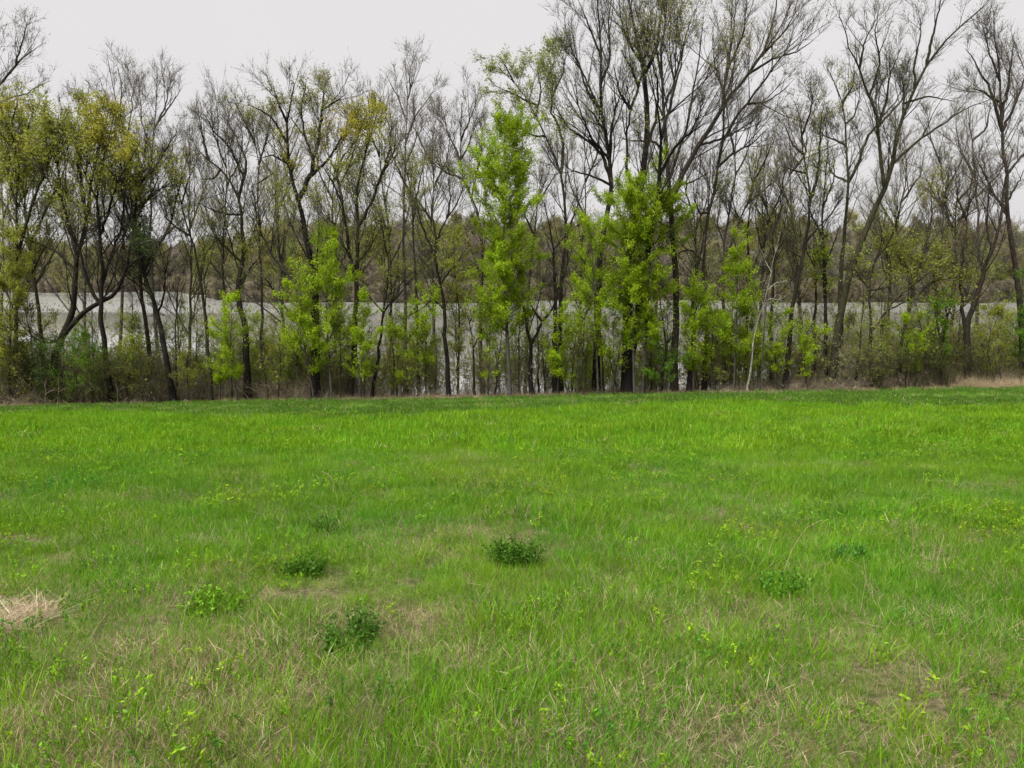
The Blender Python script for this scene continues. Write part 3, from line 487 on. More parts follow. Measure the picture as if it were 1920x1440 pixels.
# ---- right
tree('slim_tree', 'slim dark pole rising behind the pale dead leaning stem', 38, 11, [(1445, 738), (1446, 700), (1445, 598), (1452, 500), (1448, 430), (1432, 380), (1425, 350)], [[5, (1450, 480), (1470, 430), (1480, 370)], [5, (1448, 430), (1465, 390), (1462, 330)]], [(1450, 480, 40, 60, 1.5, 'olive')], bark='dark', br=.6)
tree('dead_sapling', 'pale bleached dead stem leaning right with a few bare twigs', 35.8, 5, [(1402, 738), (1406, 680), (1423, 590), (1439, 545), (1450, 487), (1464, 434)],
     [[3, (1423, 590), (1440, 560), (1460, 562), (1480, 570)], [2.5, (1439, 545), (1455, 530), (1475, 527)], [2, (1447, 500), (1430, 480), (1420, 470)]], bark='pale', br=.12, budn=0, fb=.6, dens=.35, tw=.35, cat='dead sapling')
tree('straight_tree', 'dark tree leaning slightly right with bright moss high on its twin prongs', 36.4, 13, [(1471, 735), (1473, 709), (1484, 598), (1495, 523), (1506, 459), (1514, 418), (1522, 389), (1514, 333), (1507, 297), (1502, 240), (1490, 190)],
     [[8, (1518, 400), (1530, 340), (1538, 290), (1537, 250), (1545, 190)], [6, (1507, 300), (1485, 270), (1470, 230)], [6, (1514, 340), (1490, 320), (1465, 310)], [6, (1506, 459), (1530, 430), (1560, 400), (1580, 370)], [6, (1504, 250), (1520, 210), (1525, 170)], [6, (1500, 500), (1480, 470), (1465, 440)]],
     [(1510, 200, 60, 50, .8, 'budg'), (1535, 300, 40, 60, 1.2, 'olive')], bark='dark', br=.65, dens=1.3, up=.35, sprout=16)
tree('black_tree', 'black straight trunk tight against the left side of the thick slanting tree', 36.9, 11, [(1549, 735), (1548, 700), (1548, 600), (1547, 512), (1540, 440), (1545, 370), (1552, 300), (1548, 230)],
     [[5, (1547, 500), (1562, 460), (1575, 420)], [5, (1545, 380), (1565, 330), (1560, 270)], [5, (1540, 440), (1520, 400), (1510, 360)]], [(1550, 480, 40, 60, 2.4, 'lime'), (1545, 330, 45, 60, 1.2, 'olive')], bark='black', br=.6, sprout=25)
tree('dark_tree', 'dark leafy-sprouted trunk standing left of the black straight trunk', 38, 11, [(1527, 735), (1526, 690), (1528, 600), (1530, 520), (1524, 460), (1530, 400)], [[5, (1530, 500), (1512, 470), (1500, 430)]], [(1528, 490, 36, 60, 2.4, 'olive')], bark='dark', br=.6, sprout=25)
tree('slanting_tree', 'thick mossy tree slanting right with a broken spike and long tip at upper right', 36.3, 21, [(1558, 735), (1560, 701), (1573, 612), (1587, 529), (1600, 495), (1620, 440), (1641, 395), (1656, 353), (1674, 319), (1678, 267), (1698, 208), (1706, 180), (1740, 117), (1789, 55), (1845, 12)],
     [[9, (1664, 340), (1650, 305), (1648, 236), (1640, 205), (1625, 167), (1612, 125), (1587, 78), (1575, 28)], [7, (1698, 208), (1696, 172), (1690, 142)], [7, (1676, 318), (1714, 270), (1756, 242), (1809, 205), (1850, 190)], [7, (1648, 240), (1662, 190), (1668, 140), (1690, 90)], [7, (1740, 117), (1748, 70), (1760, 20), (1765, -20)], [6, (1630, 175), (1650, 120), (1640, 60), (1650, 10)], [6, (1720, 150), (1715, 110), (1728, 60), (1722, 15)], [6, (1702, 195), (1740, 180), (1790, 190)], [6, (1612, 125), (1620, 80), (1640, 40)], [6, (1648, 240), (1690, 190), (1705, 150)]],
     [(1600, 470, 50, 60, 1.2, 'lime')], bark='moss', br=.6, dens=1.15, up=.3, fb=.4, sprout=14)
tree('straight_tree', 'straight pole whose mossy top forks, close right of the thick slanting base', 37.4, 14, [(1580, 735), (1579, 690), (1578, 626), (1574, 560), (1580, 480), (1587, 394), (1588, 350), (1587, 250), (1581, 200), (1572, 165), (1555, 130)],
     [[8, (1588, 352), (1609, 306), (1623, 264), (1645, 230), (1687, 180), (1700, 150)], [6, (1581, 205), (1600, 160), (1602, 120)], [6, (1588, 290), (1560, 260), (1530, 250)], [6, (1588, 350), (1565, 330), (1550, 310)], [5, (1587, 250), (1600, 220), (1615, 180)]],
     [(1575, 170, 40, 50, 1.0, 'olive')], bark='moss', br=.6, dens=1.2, up=.35, fb=.45)
tree('forked_tree', 'small dark tree whose lowest branch bends far right over the water', 36.6, 10, [(1632, 735), (1632, 682), (1634, 626), (1629, 557), (1629, 523), (1641, 487), (1655, 450), (1650, 410)],
     [[6, (1633, 615), (1664, 582), (1698, 566), (1730, 560)], [5, (1629, 535), (1612, 520), (1600, 500)], [5, (1641, 487), (1665, 460), (1680, 420), (1690, 380)], [5, (1632, 545), (1660, 540), (1690, 520)]],
     [(1670, 480, 70, 60, 3.2, 'olive')], bark='dark', br=.8, leaf=.065)
tree('thin_tree', 'thin dark pole leaning right, close left of the small dark right-bending tree', 36, 7, [(1603, 735), (1608, 690), (1614, 620), (1620, 560), (1618, 520)], [[3, (1612, 640), (1600, 610), (1590, 590)]], bark='black', br=.5)
tree('leaning_tree', 'brown leaning tree with a wide veil of yellow-olive young leaves', 37.3, 11, [(1684, 735), (1687, 654), (1698, 600), (1706, 571), (1714, 530), (1730, 480), (1752, 440), (1775, 423), (1810, 405), (1848, 388)],
     [[7, (1730, 480), (1742, 440), (1748, 400), (1745, 350)], [6, (1714, 530), (1690, 490), (1670, 460)], [6, (1710, 560), (1745, 530), (1785, 520), (1815, 530)], [5, (1775, 423), (1770, 370), (1780, 310)], [5, (1810, 405), (1830, 360), (1835, 320)]],
     [(1710, 490, 80, 60, 4.0, 'olive'), (1760, 530, 80, 50, 4.0, 'olive'), (1730, 340, 55, 40, 1.6, 'yellow')], bark='brown', br=.8, leaf=.065, dens=1.3)
tree('bare_tree', 'spindly bare tree rising behind the yellow-olive veil, zigzag top', 41, 9, [(1752, 735), (1750, 600), (1765, 480), (1768, 400), (1770, 350), (1760, 290), (1770, 250)],
     [[5, (1768, 390), (1740, 340), (1715, 325)], [5, (1770, 360), (1800, 310), (1815, 260)], [5, (1762, 300), (1745, 260), (1740, 220)]], bark='grey', br=.7, up=.35)
tree('crooked_tree', 'short crooked dark tree with low forked stem right of the olive veil', 36.5, 11, [(1762, 735), (1764, 676), (1770, 626), (1779, 584), (1790, 560), (1795, 520)], [[6, (1768, 640), (1758, 615), (1752, 580)], [5, (1779, 590), (1770, 560), (1765, 530)]], [(1785, 540, 50, 45, 3.5, 'olive')], bark='dark', br=.7, leaf=.065, sprout=10)
tree('leaning_tree', 'thick double-stemmed dark tree leaning right near the right end', 36.5, 18, [(1813, 735), (1814, 676), (1813, 598), (1831, 562), (1845, 501), (1864, 465), (1878, 404), (1884, 340), (1900, 280)],
     [[9, (1813, 640), (1806, 590), (1800, 520), (1808, 460), (1812, 410), (1820, 340)], [6, (1862, 468), (1850, 420), (1855, 350), (1840, 290)], [5, (1845, 505), (1830, 480), (1815, 470)], [6, (1878, 404), (1905, 350), (1925, 310)], [5, (1812, 420), (1795, 370), (1790, 310)]],
     [(1830, 540, 40, 40, 2.6, 'olive')], bark='dark', br=.75, dens=1.2)
tree('tall_bare_tree', 'tall bare tree with a broom-shaped top at the right end of the row', 37.5, 17, [(1922, 735), (1915, 600), (1906, 523), (1895, 445), (1888, 397), (1887, 333), (1879, 250), (1875, 222), (1873, 139), (1866, 70), (1862, 20)],
     [[8, (1875, 225), (1860, 180), (1848, 150), (1823, 111), (1810, 90)], [8, (1878, 235), (1889, 167), (1898, 111), (1902, 60)], [7, (1880, 260), (1905, 190), (1920, 150), (1930, 100)], [7, (1886, 330), (1910, 300), (1935, 270)], [7, (1888, 395), (1860, 360), (1838, 310), (1825, 290)], [6, (1873, 150), (1855, 100), (1845, 50)], [6, (1874, 190), (1840, 170), (1810, 165)]],
     [(1885, 260, 20, 30, 1.5, 'olive')], bark='brown', br=.6, dens=1.3, up=.35, fb=.45)
tree('tall_bare_tree', 'faint grey bare tree far behind, between thick slanting tree and right-end broom top', 46, 12, [(1835, 735), (1832, 560), (1835, 420), (1828, 330), (1822, 260), (1815, 200)], [[6, (1828, 330), (1800, 280), (1790, 230)], [6, (1824, 280), (1850, 240), (1858, 190)], [5, (1832, 380), (1870, 330), (1890, 300)]], bark='grey', br=.7, dens=1.3)
# ---- second row, farther down the bank
second = [
 ('greyish bare tree filling the gap between the leaning dark tree and ivy-clad tree', 44, 9, [(160, 735), (158, 560), (162, 430), (150, 330), (155, 260)], [[(162, 430), (180, 350), (190, 290)], [(155, 350), (130, 300), (120, 250)]]),
 ('pale grey bare tree behind the slender slanting trunk over open water', 45, 9, [(352, 735), (356, 600), (360, 470), (352, 380), (358, 300), (350, 240)], [[(356, 420), (385, 350), (390, 290)], [(352, 370), (325, 310), (315, 270)]]),
 ('thin bare tree behind the crooked wide crown, its top bushy and grey', 44, 9, [(425, 735), (420, 600), (418, 450), (426, 350), (420, 280), (428, 215)], [[(424, 360), (450, 300), (455, 250)], [(420, 300), (400, 250), (395, 210)]]),
 ('grey tree in the second row just left of the black-based gold-blossom maple', 45, 10, [(535, 735), (530, 600), (524, 470), (515, 380), (520, 300), (510, 240)], [[(518, 400), (545, 340), (560, 280)], [(516, 350), (490, 300), (480, 250)]]),
 ('grey tree in the second row just right of the black-based gold-blossom maple', 44, 10, [(630, 735), (628, 600), (630, 470), (622, 390), (628, 310), (640, 250)], [[(626, 380), (600, 330), (590, 280)], [(626, 330), (655, 290), (670, 240)]]),
 ('grey twiggy tree behind the thin dark tree leaning right', 46, 10, [(735, 735), (733, 560), (730, 430), (715, 340), (708, 260), (718, 190)], [[(716, 340), (740, 280), (745, 220)], [(710, 290), (690, 240), (685, 200)]]),
 ('twiggy grey tree behind the dark prong-topped tree', 45, 10, [(815, 735), (812, 560), (806, 420), (815, 340), (808, 270), (818, 220)], [[(812, 350), (838, 300), (845, 250)], [(810, 310), (785, 260), (780, 220)], [(806, 420), (780, 370), (775, 330)]]),
 ('grey tree half hidden behind the pointed lime sapling, fine twigs to its right', 45, 10, [(985, 735), (990, 560), (1000, 440), (1010, 360), (1020, 300)], [[(1000, 440), (975, 380), (965, 320)], [(1010, 370), (1040, 330), (1060, 310)]]),
 ('brown twiggy tree behind the gap left of the tall black tree', 44, 10, [(1085, 735), (1088, 580), (1090, 460), (1100, 380), (1095, 310), (1105, 250)], [[(1096, 400), (1070, 350), (1060, 300)], [(1098, 340), (1120, 290), (1125, 240)]]),
 ('grey tree behind the gap between centre giant and big brown tree', 45, 11, [(1225, 735), (1230, 600), (1235, 470), (1245, 380), (1255, 300)], [[(1240, 420), (1215, 360), (1205, 300)], [(1245, 380), (1275, 330), (1285, 290)]]),
 ('thin grey tree behind the great sweeping limb, seen in the pale gap', 45, 10, [(1305, 735), (1300, 580), (1305, 470), (1300, 400), (1310, 330)], [[(1303, 440), (1325, 380), (1330, 330)], [(1302, 400), (1285, 360), (1290, 320)]]),
 ('brown many-twigged tree behind the pale bleached dead stem', 45, 11, [(1422, 735), (1425, 580), (1432, 470), (1440, 400), (1430, 330), (1440, 270)], [[(1436, 420), (1465, 360), (1475, 300)], [(1436, 390), (1410, 340), (1400, 290)]]),
 ('brown twiggy tree behind the dark twin-pronged mossy tree', 46, 11, [(1505, 735), (1500, 580), (1490, 450), (1480, 370), (1485, 290), (1478, 230)], [[(1485, 400), (1460, 340), (1450, 280)], [(1482, 340), (1510, 290), (1515, 240)]]),
 ('grey twiggy tree behind the small right-bending tree over the water', 45, 11, [(1660, 735), (1665, 580), (1672, 470), (1690, 390), (1700, 320), (1695, 260)], [[(1680, 430), (1650, 380), (1640, 320)], [(1695, 370), (1725, 330), (1735, 280)]]),
 ('grey bare tree behind the spindly zigzag-topped tree', 46, 11, [(1790, 735), (1786, 580), (1795, 470), (1790, 400), (1800, 330)], [[(1792, 440), (1765, 390), (1755, 340)], [(1793, 390), (1820, 350), (1830, 300)]]),
 ('bare grey tree behind the yellow-green double-trunk tree at the left end', 45, 10, [(5, 735), (2, 560), (8, 420), (0, 330), (10, 250)], [[(5, 400), (35, 330), (40, 270)], [(2, 350), (-25, 300), (-30, 250)]]),
]
for i, (lab, D, wp, tr, lm) in enumerate(second):
    cx = tr[2][0]
    tree('bank_tree', lab, D, wp, tr, [[wp * .55] + l for l in lm], [(cx, 480, 70, 110, 2.2, 'olive'), (cx, 330, 50, 60, .7, 'budg')] if i % 3 != 1 else [(cx, 470, 60, 100, 1.5, 'pale')], bark=('grey', 'brown', 'dark')[i % 3], br=1.0, dens=1.4, up=.2, fb=.25, group='second row of trees on the bank', bud=('bud', 'budg')[i % 2])

# ---- young leafy saplings
sapling('lime_sapling', 'tall pointed lime-green sapling, brightest and highest of the young leafy trees', 35.6, (957, 742), (950, 224), [(224, 8), (270, 30), (300, 46), (340, 58), (400, 64), (440, 58), (470, 40), (520, 48), (580, 54), (640, 50), (690, 45), (720, 15)], 'lime', 8, 2.4, 6.5, .085, 'grey')
sapling('lime_sapling', 'broad lime-green sapling in front of the centre giant, flat bushy top', 35.7, (1190, 738), (1186, 332), [(325, 8), (345, 42), (400, 46), (440, 58), (480, 55), (540, 35), (600, 45), (640, 25), (700, 15)], 'lime', 6, 1.5, 6.5, .085, 'grey', stems=[((1205, 738), (1222, 340))])
sapling('lime_sapling', 'rounded lime-green sapling left of the broad one, lower and thinner', 36.1, (1122, 738), (1108, 420), [(420, 8), (450, 30), (500, 45), (560, 40), (640, 40), (690, 22), (720, 10)], 'lime', 5, 1.5, 5.5, .08, 'grey')
sapling('lime_sapling', 'pointed bright green sapling in front of the gold-blossom maple', 35.5, (622, 740), (612, 440), [(440, 6), (470, 22), (510, 34), (540, 30), (580, 60), (620, 66), (690, 62), (720, 25)], 'lime', 5, 1.6, 5.5, .085, 'grey')
sapling('lime_sapling', 'low lime-green sapling leaning left of the pointed one by the black-based maple', 35.7, (590, 740), (560, 500), [(500, 6), (530, 22), (580, 25), (640, 45), (700, 40), (725, 15)], 'lime', 4, 1.3, 5, .08, 'grey')
sapling('lime_sapling', 'narrow upright lime sapling left of the pale dead stem', 36, (1376, 738), (1384, 440), [(438, 5), (470, 16), (540, 22), (600, 35), (660, 40), (710, 15)], 'lime', 4, 1.4, 5.5, .08, 'grey')
sapling('lime_sapling', 'small lime sapling before the vine-hung tree, top like a torch', 35.8, (1300, 738), (1297, 545), [(543, 8), (565, 30), (600, 34), (630, 20), (660, 34), (700, 18)], 'lime', 4, 1.7, 5.5, .08, 'grey')
sapling('lime_sapling', 'lime sapling hugging the shaded dark trunk, close right of the narrow upright one', 36.6, (1412, 738), (1410, 560), [(560, 6), (600, 25), (650, 30), (700, 22)], 'lime', 4, 1.4, 4.5, .08, 'grey')
sapling('green_sapling', 'yellow-green sapling in front of the stout crooked tree at left', 35.7, (445, 740), (437, 560), [(556, 6), (590, 22), (640, 40), (690, 38), (720, 15)], 'lime', 4, 1.3, 4.5, .08, 'grey')
sapling('green_sapling', 'short yellow-green sapling leaning over open water right of the slanting trunk', 36, (410, 740), (415, 600), [(600, 6), (640, 22), (690, 24), (720, 10)], 'lime', 3, 1.2, 4, .075, 'grey')
sapling('olive_sapling', 'olive-lime round-topped sapling behind the dark prong-topped tree', 37.5, (858, 738), (848, 440), [(440, 10), (480, 38), (540, 35), (600, 30), (650, 28), (700, 12)], 'olive', 5, 1.2, 3.6, .075, 'brown')
sapling('olive_sapling', 'sparse olive sapling left of the dark prong-topped tree, leaves from the ground up', 36, (798, 740), (800, 545), [(545, 8), (600, 34), (660, 40), (710, 25)], 'lime', 4, 1.2, 3.6, .075, 'brown')
sapling('olive_sapling', 'low leafy sapling between the tall bare spire and the thin tree leaning right', 35.8, (752, 742), (756, 600), [(600, 8), (640, 30), (690, 32), (720, 15)], 'lime', 3, 1.2, 4, .075, 'brown')
sapling('olive_sapling', 'leafy young growth at the foot of the grey forked maple', 35.6, (675, 742), (684, 560), [(560, 6), (600, 25), (660, 34), (715, 20)], 'lime', 4, 1.3, 4.5, .08, 'brown')
sapling('lime_sapling', 'low lime bush-like sapling hiding the stout trunk beside the arching tree', 35.7, (1045, 742), (1044, 590), [(590, 8), (620, 36), (670, 40), (705, 16)], 'lime', 4, 1.4, 5, .08, 'brown')
sapling('olive_sapling', 'low leafy sapling left of the black gnarled fork', 36, (915, 742), (918, 590), [(590, 8), (640, 32), (690, 26), (720, 10)], 'lime', 3, 1.2, 4, .075, 'brown')
sapling('olive_sapling', 'thin yellow-green sapling left of the dark trunk with twin mossy prongs', 36, (1460, 735), (1462, 580), [(580, 6), (620, 22), (680, 26), (710, 10)], 'lime', 3, 1.2, 4, .075, 'brown')
sapling('green_sapling', 'bright leafy sapling at the foot of the black straight trunk', 35.8, (1515, 735), (1513, 610), [(610, 6), (640, 25), (690, 26), (715, 12)], 'lime', 3, 1.2, 4, .075, 'brown')
sapling('green_sapling', 'light green sapling below the yellow-olive veil of leaves', 36, (1715, 735), (1712, 600), [(600, 6), (625, 30), (660, 26), (690, 10)], 'lime', 3, 1.2, 4, .075, 'brown')
sapling('olive_sapling', 'thin green sapling right of the olive veil, beside the double-stemmed dark tree', 36.5, (1775, 735), (1755, 560), [(560, 6), (590, 26), (620, 20), (680, 10)], 'green', 3, 1.0, 3.5, .075, 'brown')
sapling('green_sapling', 'dense bright green young tree cut off by the right edge of the frame', 35.4, (1915, 735), (1918, 510), [(508, 6), (540, 16), (590, 22), (640, 26), (680, 24), (705, 14)], 'green', 5, 1.3, 3.4, .075, 'dark')
sapling('olive_sapling', 'sparse leafy sapling left of the dense green tree at the right edge', 35.8, (1868, 735), (1862, 590), [(590, 6), (620, 30), (670, 36), (700, 14)], 'olive', 3, 1.2, 4, .075, 'brown')
sapling('olive_sapling', 'yellow-olive leafy young tree at the left edge below the mossy trunks', 35.6, (15, 742), (18, 440), [(440, 10), (480, 30), (560, 38), (620, 42), (700, 40)], 'olive', 5, 1.4, 5, .08, 'brown')
sapling('olive_sapling', 'thin green sapling below the long level limb at left', 36, (172, 742), (165, 610), [(610, 6), (650, 26), (710, 30)], 'green', 3, 1.2, 3.2, .075, 'brown')
sapling('olive_sapling', 'sparse sapling between charcoal forked trunk and ivy-clad tree', 36.4, (245, 742), (240, 600), [(600, 6), (650, 28), (710, 30)], 'olive', 3, 1.1, 3.4, .075, 'brown')
sapling('olive_sapling', 'sparse green sapling before the open water right of the ivy-clad tree', 36.2, (352, 742), (350, 640), [(640, 6), (670, 24), (715, 22)], 'olive', 3, 1.2, 3.2, .07, 'brown')
sapling('olive_sapling', 'sparse brown-green sapling between stout crooked tree and black-based maple', 36.4, (520, 742), (522, 610), [(610, 6), (650, 26), (710, 28)], 'olive', 3, 1.1, 2.4, .07, 'brown')
sapling('olive_sapling', 'leafy thin growth hiding the ground between tall black tree and centre giant', 35.8, (1150, 740), (1150, 600), [(600, 5), (640, 20), (700, 18)], 'lime', 3, 1.1, 3.6, .075, 'brown')
sapling('olive_sapling', 'leafy thin growth at the foot of the big brown tree', 35.7, (1240, 740), (1244, 650), [(650, 8), (680, 28), (715, 18)], 'green', 3, 1.2, 3.6, .075, 'brown')
sapling('olive_sapling', 'leafy thin growth between the leaning black trunk and slender split tree', 35.8, (1335, 740), (1338, 590), [(590, 6), (630, 26), (690, 24)], 'lime', 3, 1.1, 4, .075, 'brown')

# ---- shrubs at the foot of the row
SH = [('dense dark green shrub in the lower left corner of the row', 20, 660, 45, 'dull', 3.0), ('dark green rounded shrub below the leaning dark tree', 75, 650, 40, 'dark', 3.0), ('green shrub right of the leaning dark tree base', 135, 655, 34, 'green', 2.2),
      ('dull green shrub left of the charcoal forked trunk', 182, 672, 26, 'dull', 1.5), ('dull green shrub right of the charcoal forked trunk', 228, 670, 26, 'dull', 1.6), ('green shrub at the foot of the ivy-clad tree', 282, 668, 30, 'dull', 1.5),
      ('dull brushy shrub on the right side, below the small right-bending tree', 1640, 665, 34, 'dull', 1.1), ('wide brushy olive shrub below the yellow-olive veil', 1705, 668, 34, 'dull', 1.0), ('green brushy shrub left of the dry tan grass at right', 1775, 655, 34, 'dull', 1.6), ('brushy olive shrub behind the dry tan grass at right', 1850, 660, 34, 'dull', 1.2)]
for lab, x, top, hw, c, ld in SH:
    st = [((x + dx, 738), (x + dx * 2.2, top + abs(dx) * .6)) for dx in (-hw * .4, -hw * .2, hw * .22, hw * .42)]
    sapling('shrub', lab, 35.6 + (x % 7) * .06, (x, 742), (x, top), [(top, hw * .4), (top + 25, hw * .8), (715, hw * .9), (735, hw * .6)], c, 2.2, .9, ld, .055, 'brown', ang=.8, cat='shrub', group='shrubs at the foot of the row', stems=st)

# ---- thin bare stems in the brush
LAND = [(98, 'the leaning dark tree'), (206, 'the charcoal forked trunk'), (322, 'the ivy-clad leaning tree'), (396, 'the slender slanting trunk'), (464, 'the stout crooked tree'), (592, 'the black-based maple'), (656, 'the grey forked maple'),
        (762, 'the tallest bare spire'), (840, 'the dark prong-topped tree'), (890, 'the thin kinked tree'), (957, 'the pointed lime sapling'), (1045, 'the arching green-sprayed tree'), (1118, 'the tall black tree'), (1178, 'the thickest double trunk'),
        (1264, 'the big brown tree'), (1356, 'the slender split tree'), (1402, 'the pale dead stem'), (1471, 'the twin-pronged mossy tree'), (1560, 'the thick slanting tree'), (1632, 'the small right-bending tree'), (1687, 'the brown leaning tree'), (1814, 'the double-stemmed dark tree')]
rs = np.random.default_rng(77); used = set()
for x in [60, 120, 150, 175, 235, 252, 300, 345, 365, 415, 432, 500, 548, 566, 610, 640, 680, 735, 745, 800, 815, 862, 905, 925, 938, 975, 1010, 1022, 1070, 1082, 1095, 1135, 1148, 1160, 1210, 1225, 1250, 1312, 1340, 1370, 1388, 1430, 1458, 1495, 1510, 1537, 1595, 1650, 1665, 1702, 1730, 1745, 1790, 1840, 1880]:
    px0 = x + rs.uniform(-3, 3); lean = rs.normal(0, 16); top = rs.uniform(480, 640); D = rs.uniform(35.8, 38.5)
    nx, nm = min(LAND, key=lambda a: abs(a[0] - px0)); side = 'left' if px0 < nx else 'right'
    tall = 'tall' if top < 530 else ('knee-high' if top > 700 else ('short' if top > 590 else 'mid-height')); ln = 'leaning left' if lean < -8 else ('leaning right' if lean > 8 else 'upright')
    near = 'just ' if abs(px0 - nx) < 18 else ('' if abs(px0 - nx) < 36 else 'well ')
    lab = f'{tall} thin bare sapling, {ln}, {near}{side} of {nm}'
    if lab in used: lab = f'second {lab}'
    used.add(lab)
    mid = (px0 + lean * .45 + rs.normal(0, 3), (740 + top) / 2)
    tree('thin_sapling', lab, D, rs.uniform(3, 5.5), [(px0, 740), mid, (px0 + lean, top)], [], [(px0, 640, 60, 90, rs.uniform(.5, 2.6), ('olive', 'lime')[int(rs.integers(2))])], bark=('brown', 'grey', 'dark', 'moss')[int(rs.integers(4))], br=.55, dens=1.3, fb=.15, cat='sapling', group='thin bare saplings in the brush', budn=.6, leaf=.06)

vg = Geo(); vp = np.array([at(a, b, 36.9) for a, b in ((1321, 440), (1318, 470), (1314, 510), (1318, 545), (1328, 570), (1334, 590), (1346, 600))]); vp, _ = resample(vp, 14)
vo = link('hanging_vine', None, label='pale bare vine hanging along the vine-hung grey tree', cat='vine'); vo.location = vp[0]
vg.tubes((vp - vp[0])[None], np.linspace(.035, .02, 14)[None], 5, (.12, .105, .085)); link('stem', vg.mesh('stem'), vo)
# ------------------------------------------------------------------ instanced stuff
def scatter(name, variants, pos, rot, scl, idx, label, cat):
    """one object: points that carry copies of a few small meshes"""
    vc = bpy.data.collections.new(name + '_kinds')
    for i, me in enumerate(variants):
        o = bpy.data.objects.new(f'{name}_kind_{i:02d}', me); vc.objects.link(o)
    me = bpy.data.meshes.new(name); pos = np.asarray(pos, np.float32); me.vertices.add(len(pos)); me.vertices.foreach_set('co', pos.ravel())
    for n, ty, dat, key in (('rot', 'FLOAT_VECTOR', rot, 'vector'), ('scl', 'FLOAT_VECTOR', scl, 'vector'), ('idx', 'INT', idx, 'value')):
        a = me.attributes.new(n, ty, 'POINT'); a.data.foreach_set(key, np.asarray(dat, np.int32 if ty == 'INT' else np.float32).ravel())
    ob = link(name, me, label=label, cat=cat, kind='stuff')
    ng = bpy.data.node_groups.new(name, 'GeometryNodeTree'); ng.interface.new_socket('Geometry', in_out='INPUT', socket_type='NodeSocketGeometry'); ng.interface.new_socket('Geometry', in_out='OUTPUT', socket_type='NodeSocketGeometry')
    N = ng.nodes.new; L = ng.links.new; gi = N('NodeGroupInput'); go = N('NodeGroupOutput'); ip = N('GeometryNodeInstanceOnPoints'); ci = N('GeometryNodeCollectionInfo')
    ci.inputs['Collection'].default_value = vc; ci.inputs['Separate Children'].default_value = True; ci.inputs['Reset Children'].default_value = True
    def attr(n, ty):
        a = N('GeometryNodeInputNamedAttribute'); a.data_type = ty; a.inputs['Name'].default_value = n; return a.outputs['Attribute']
    L(gi.outputs[0], ip.inputs['Points']); L(ci.outputs[0], ip.inputs['Instance']); ip.inputs['Pick Instance'].default_value = True
    L(attr('idx', 'INT'), ip.inputs['Instance Index']); er = N('FunctionNodeEulerToRotation'); L(attr('rot', 'FLOAT_VECTOR'), er.inputs[0]); L(er.outputs[0], ip.inputs['Rotation']); L(attr('scl', 'FLOAT_VECTOR'), ip.inputs['Scale'])
    L(ip.outputs[0], go.inputs[0]); mo = ob.modifiers.new('scatter', 'NODES'); mo.node_group = ng
    return ob

# ---- far woodland
def far_tree(seed, h, wood, leafc, ln, lsize):
    rg = np.random.default_rng(seed); g = Geo()
    P0 = np.stack([np.stack([rg.normal(0, .15, 8) * np.linspace(0, 1, 8), rg.normal(0, .15, 8) * np.linspace(0, 1, 8), np.linspace(-.5, h, 8)], -1)]); R0 = np.linspace(.20, .03, 8)[None]
    g.tubes(P0, R0, 5, wood)
    n = 34; t = rg.uniform(.12, .97, n); l1 = h * .42 * (1 - .65 * t) * rg.uniform(.6, 1.2, n)
    P1, R1 = spawn(P0, R0, np.zeros(n, int), t, rg.uniform(.4, 1.0, n), l1, 5, .3, .12, rg, .6, .07, .08, .3, .03); g.tubes(P1, R1, 3, wood)
    par, t = kids(n, 7, rg, .1, 1); P2, R2 = spawn(P1, R1, par, t, rg.uniform(.3, .9, len(par)), l1[par] * .45 * rg.uniform(.6, 1.3, len(par)), 3, .2, .15, rg, .6, .045, .05, .5, .022); g.tubes(P2, R2, 3, wood)
    par, t = kids(len(P2), 4, rg, .1, 1); P3, R3 = spawn(P2, R2, par, t, rg.uniform(.3, .9, len(par)), rg.uniform(.4, 1.1, len(par)), 3, .1, .15, rg, .6, .026, .05, .6, .018); g.tubes(P3, R3, 3, np.array(wood) * 1.15)
    if ln:
        ln = int(ln * 1.6); pr = rg.integers(0, len(P3), ln); g.chips(P3[pr, 2] + rg.normal(0, .25, (ln, 3)), lsize, np.array(leafc) * 1.3, rg)
    return g.mesh('far_tree', [M_FAR, M_FAR])
wgrey = np.array((.25, .225, .20)); wbr = np.array((.215, .19, .15))
kinds = [far_tree(1, 11, wgrey, (.175, .155, .13), 1200, .25), far_tree(2, 12, wbr, (.175, .17, .085), 1500, .3), far_tree(3, 11, wgrey * 1.1, (.185, .155, .125), 1500, .27), far_tree(4, 9, wbr, (.20, .205, .05), 2000, .33), far_tree(5, 10, wbr, (.15, .18, .04), 2200, .33), far_tree(6, 12, wbr * .9, (.19, .18, .065), 1700, .3),
         far_tree(7, 4, wgrey * .9, (.22, .19, .12), 700, .22)]
rg = np.random.default_rng(8); n = 1900
fx = rg.uniform(-235, 225, n); fq = 2 + 92 * rg.random(n) ** 1.15; fy = shore_far(fx) + fq
cl = fbm(fx, fy, 28.0); pick = np.where(cl < .42, rg.choice([0, 2, 1], n), np.where(cl < .55, rg.choice([1, 5, 2, 0], n), rg.choice([3, 4, 5, 1], n)))
ns = 800; sx = rg.uniform(-235, 225, ns); sy = shore_far(sx) + rg.uniform(-3.2, 3, ns)
fx = np.concatenate([fx, sx]); fy = np.concatenate([fy, sy]); pick = np.concatenate([pick, np.full(ns, 6)])
s = rg.uniform(.6, 1.35, len(fx)) * np.where(fx < -95, .95, 1.0)
scatter('far_woodland', kinds, np.stack([fx, fy, ground(fx, fy) - .1], 1), np.stack([np.zeros(len(fx)), np.zeros(len(fx)), rg.uniform(0, 6.28, len(fx))], 1), np.stack([s, s, s * rg.uniform(.9, 1.15, len(fx))], 1), pick, 'grey-brown and olive budding woodland along the far shore', 'woodland')

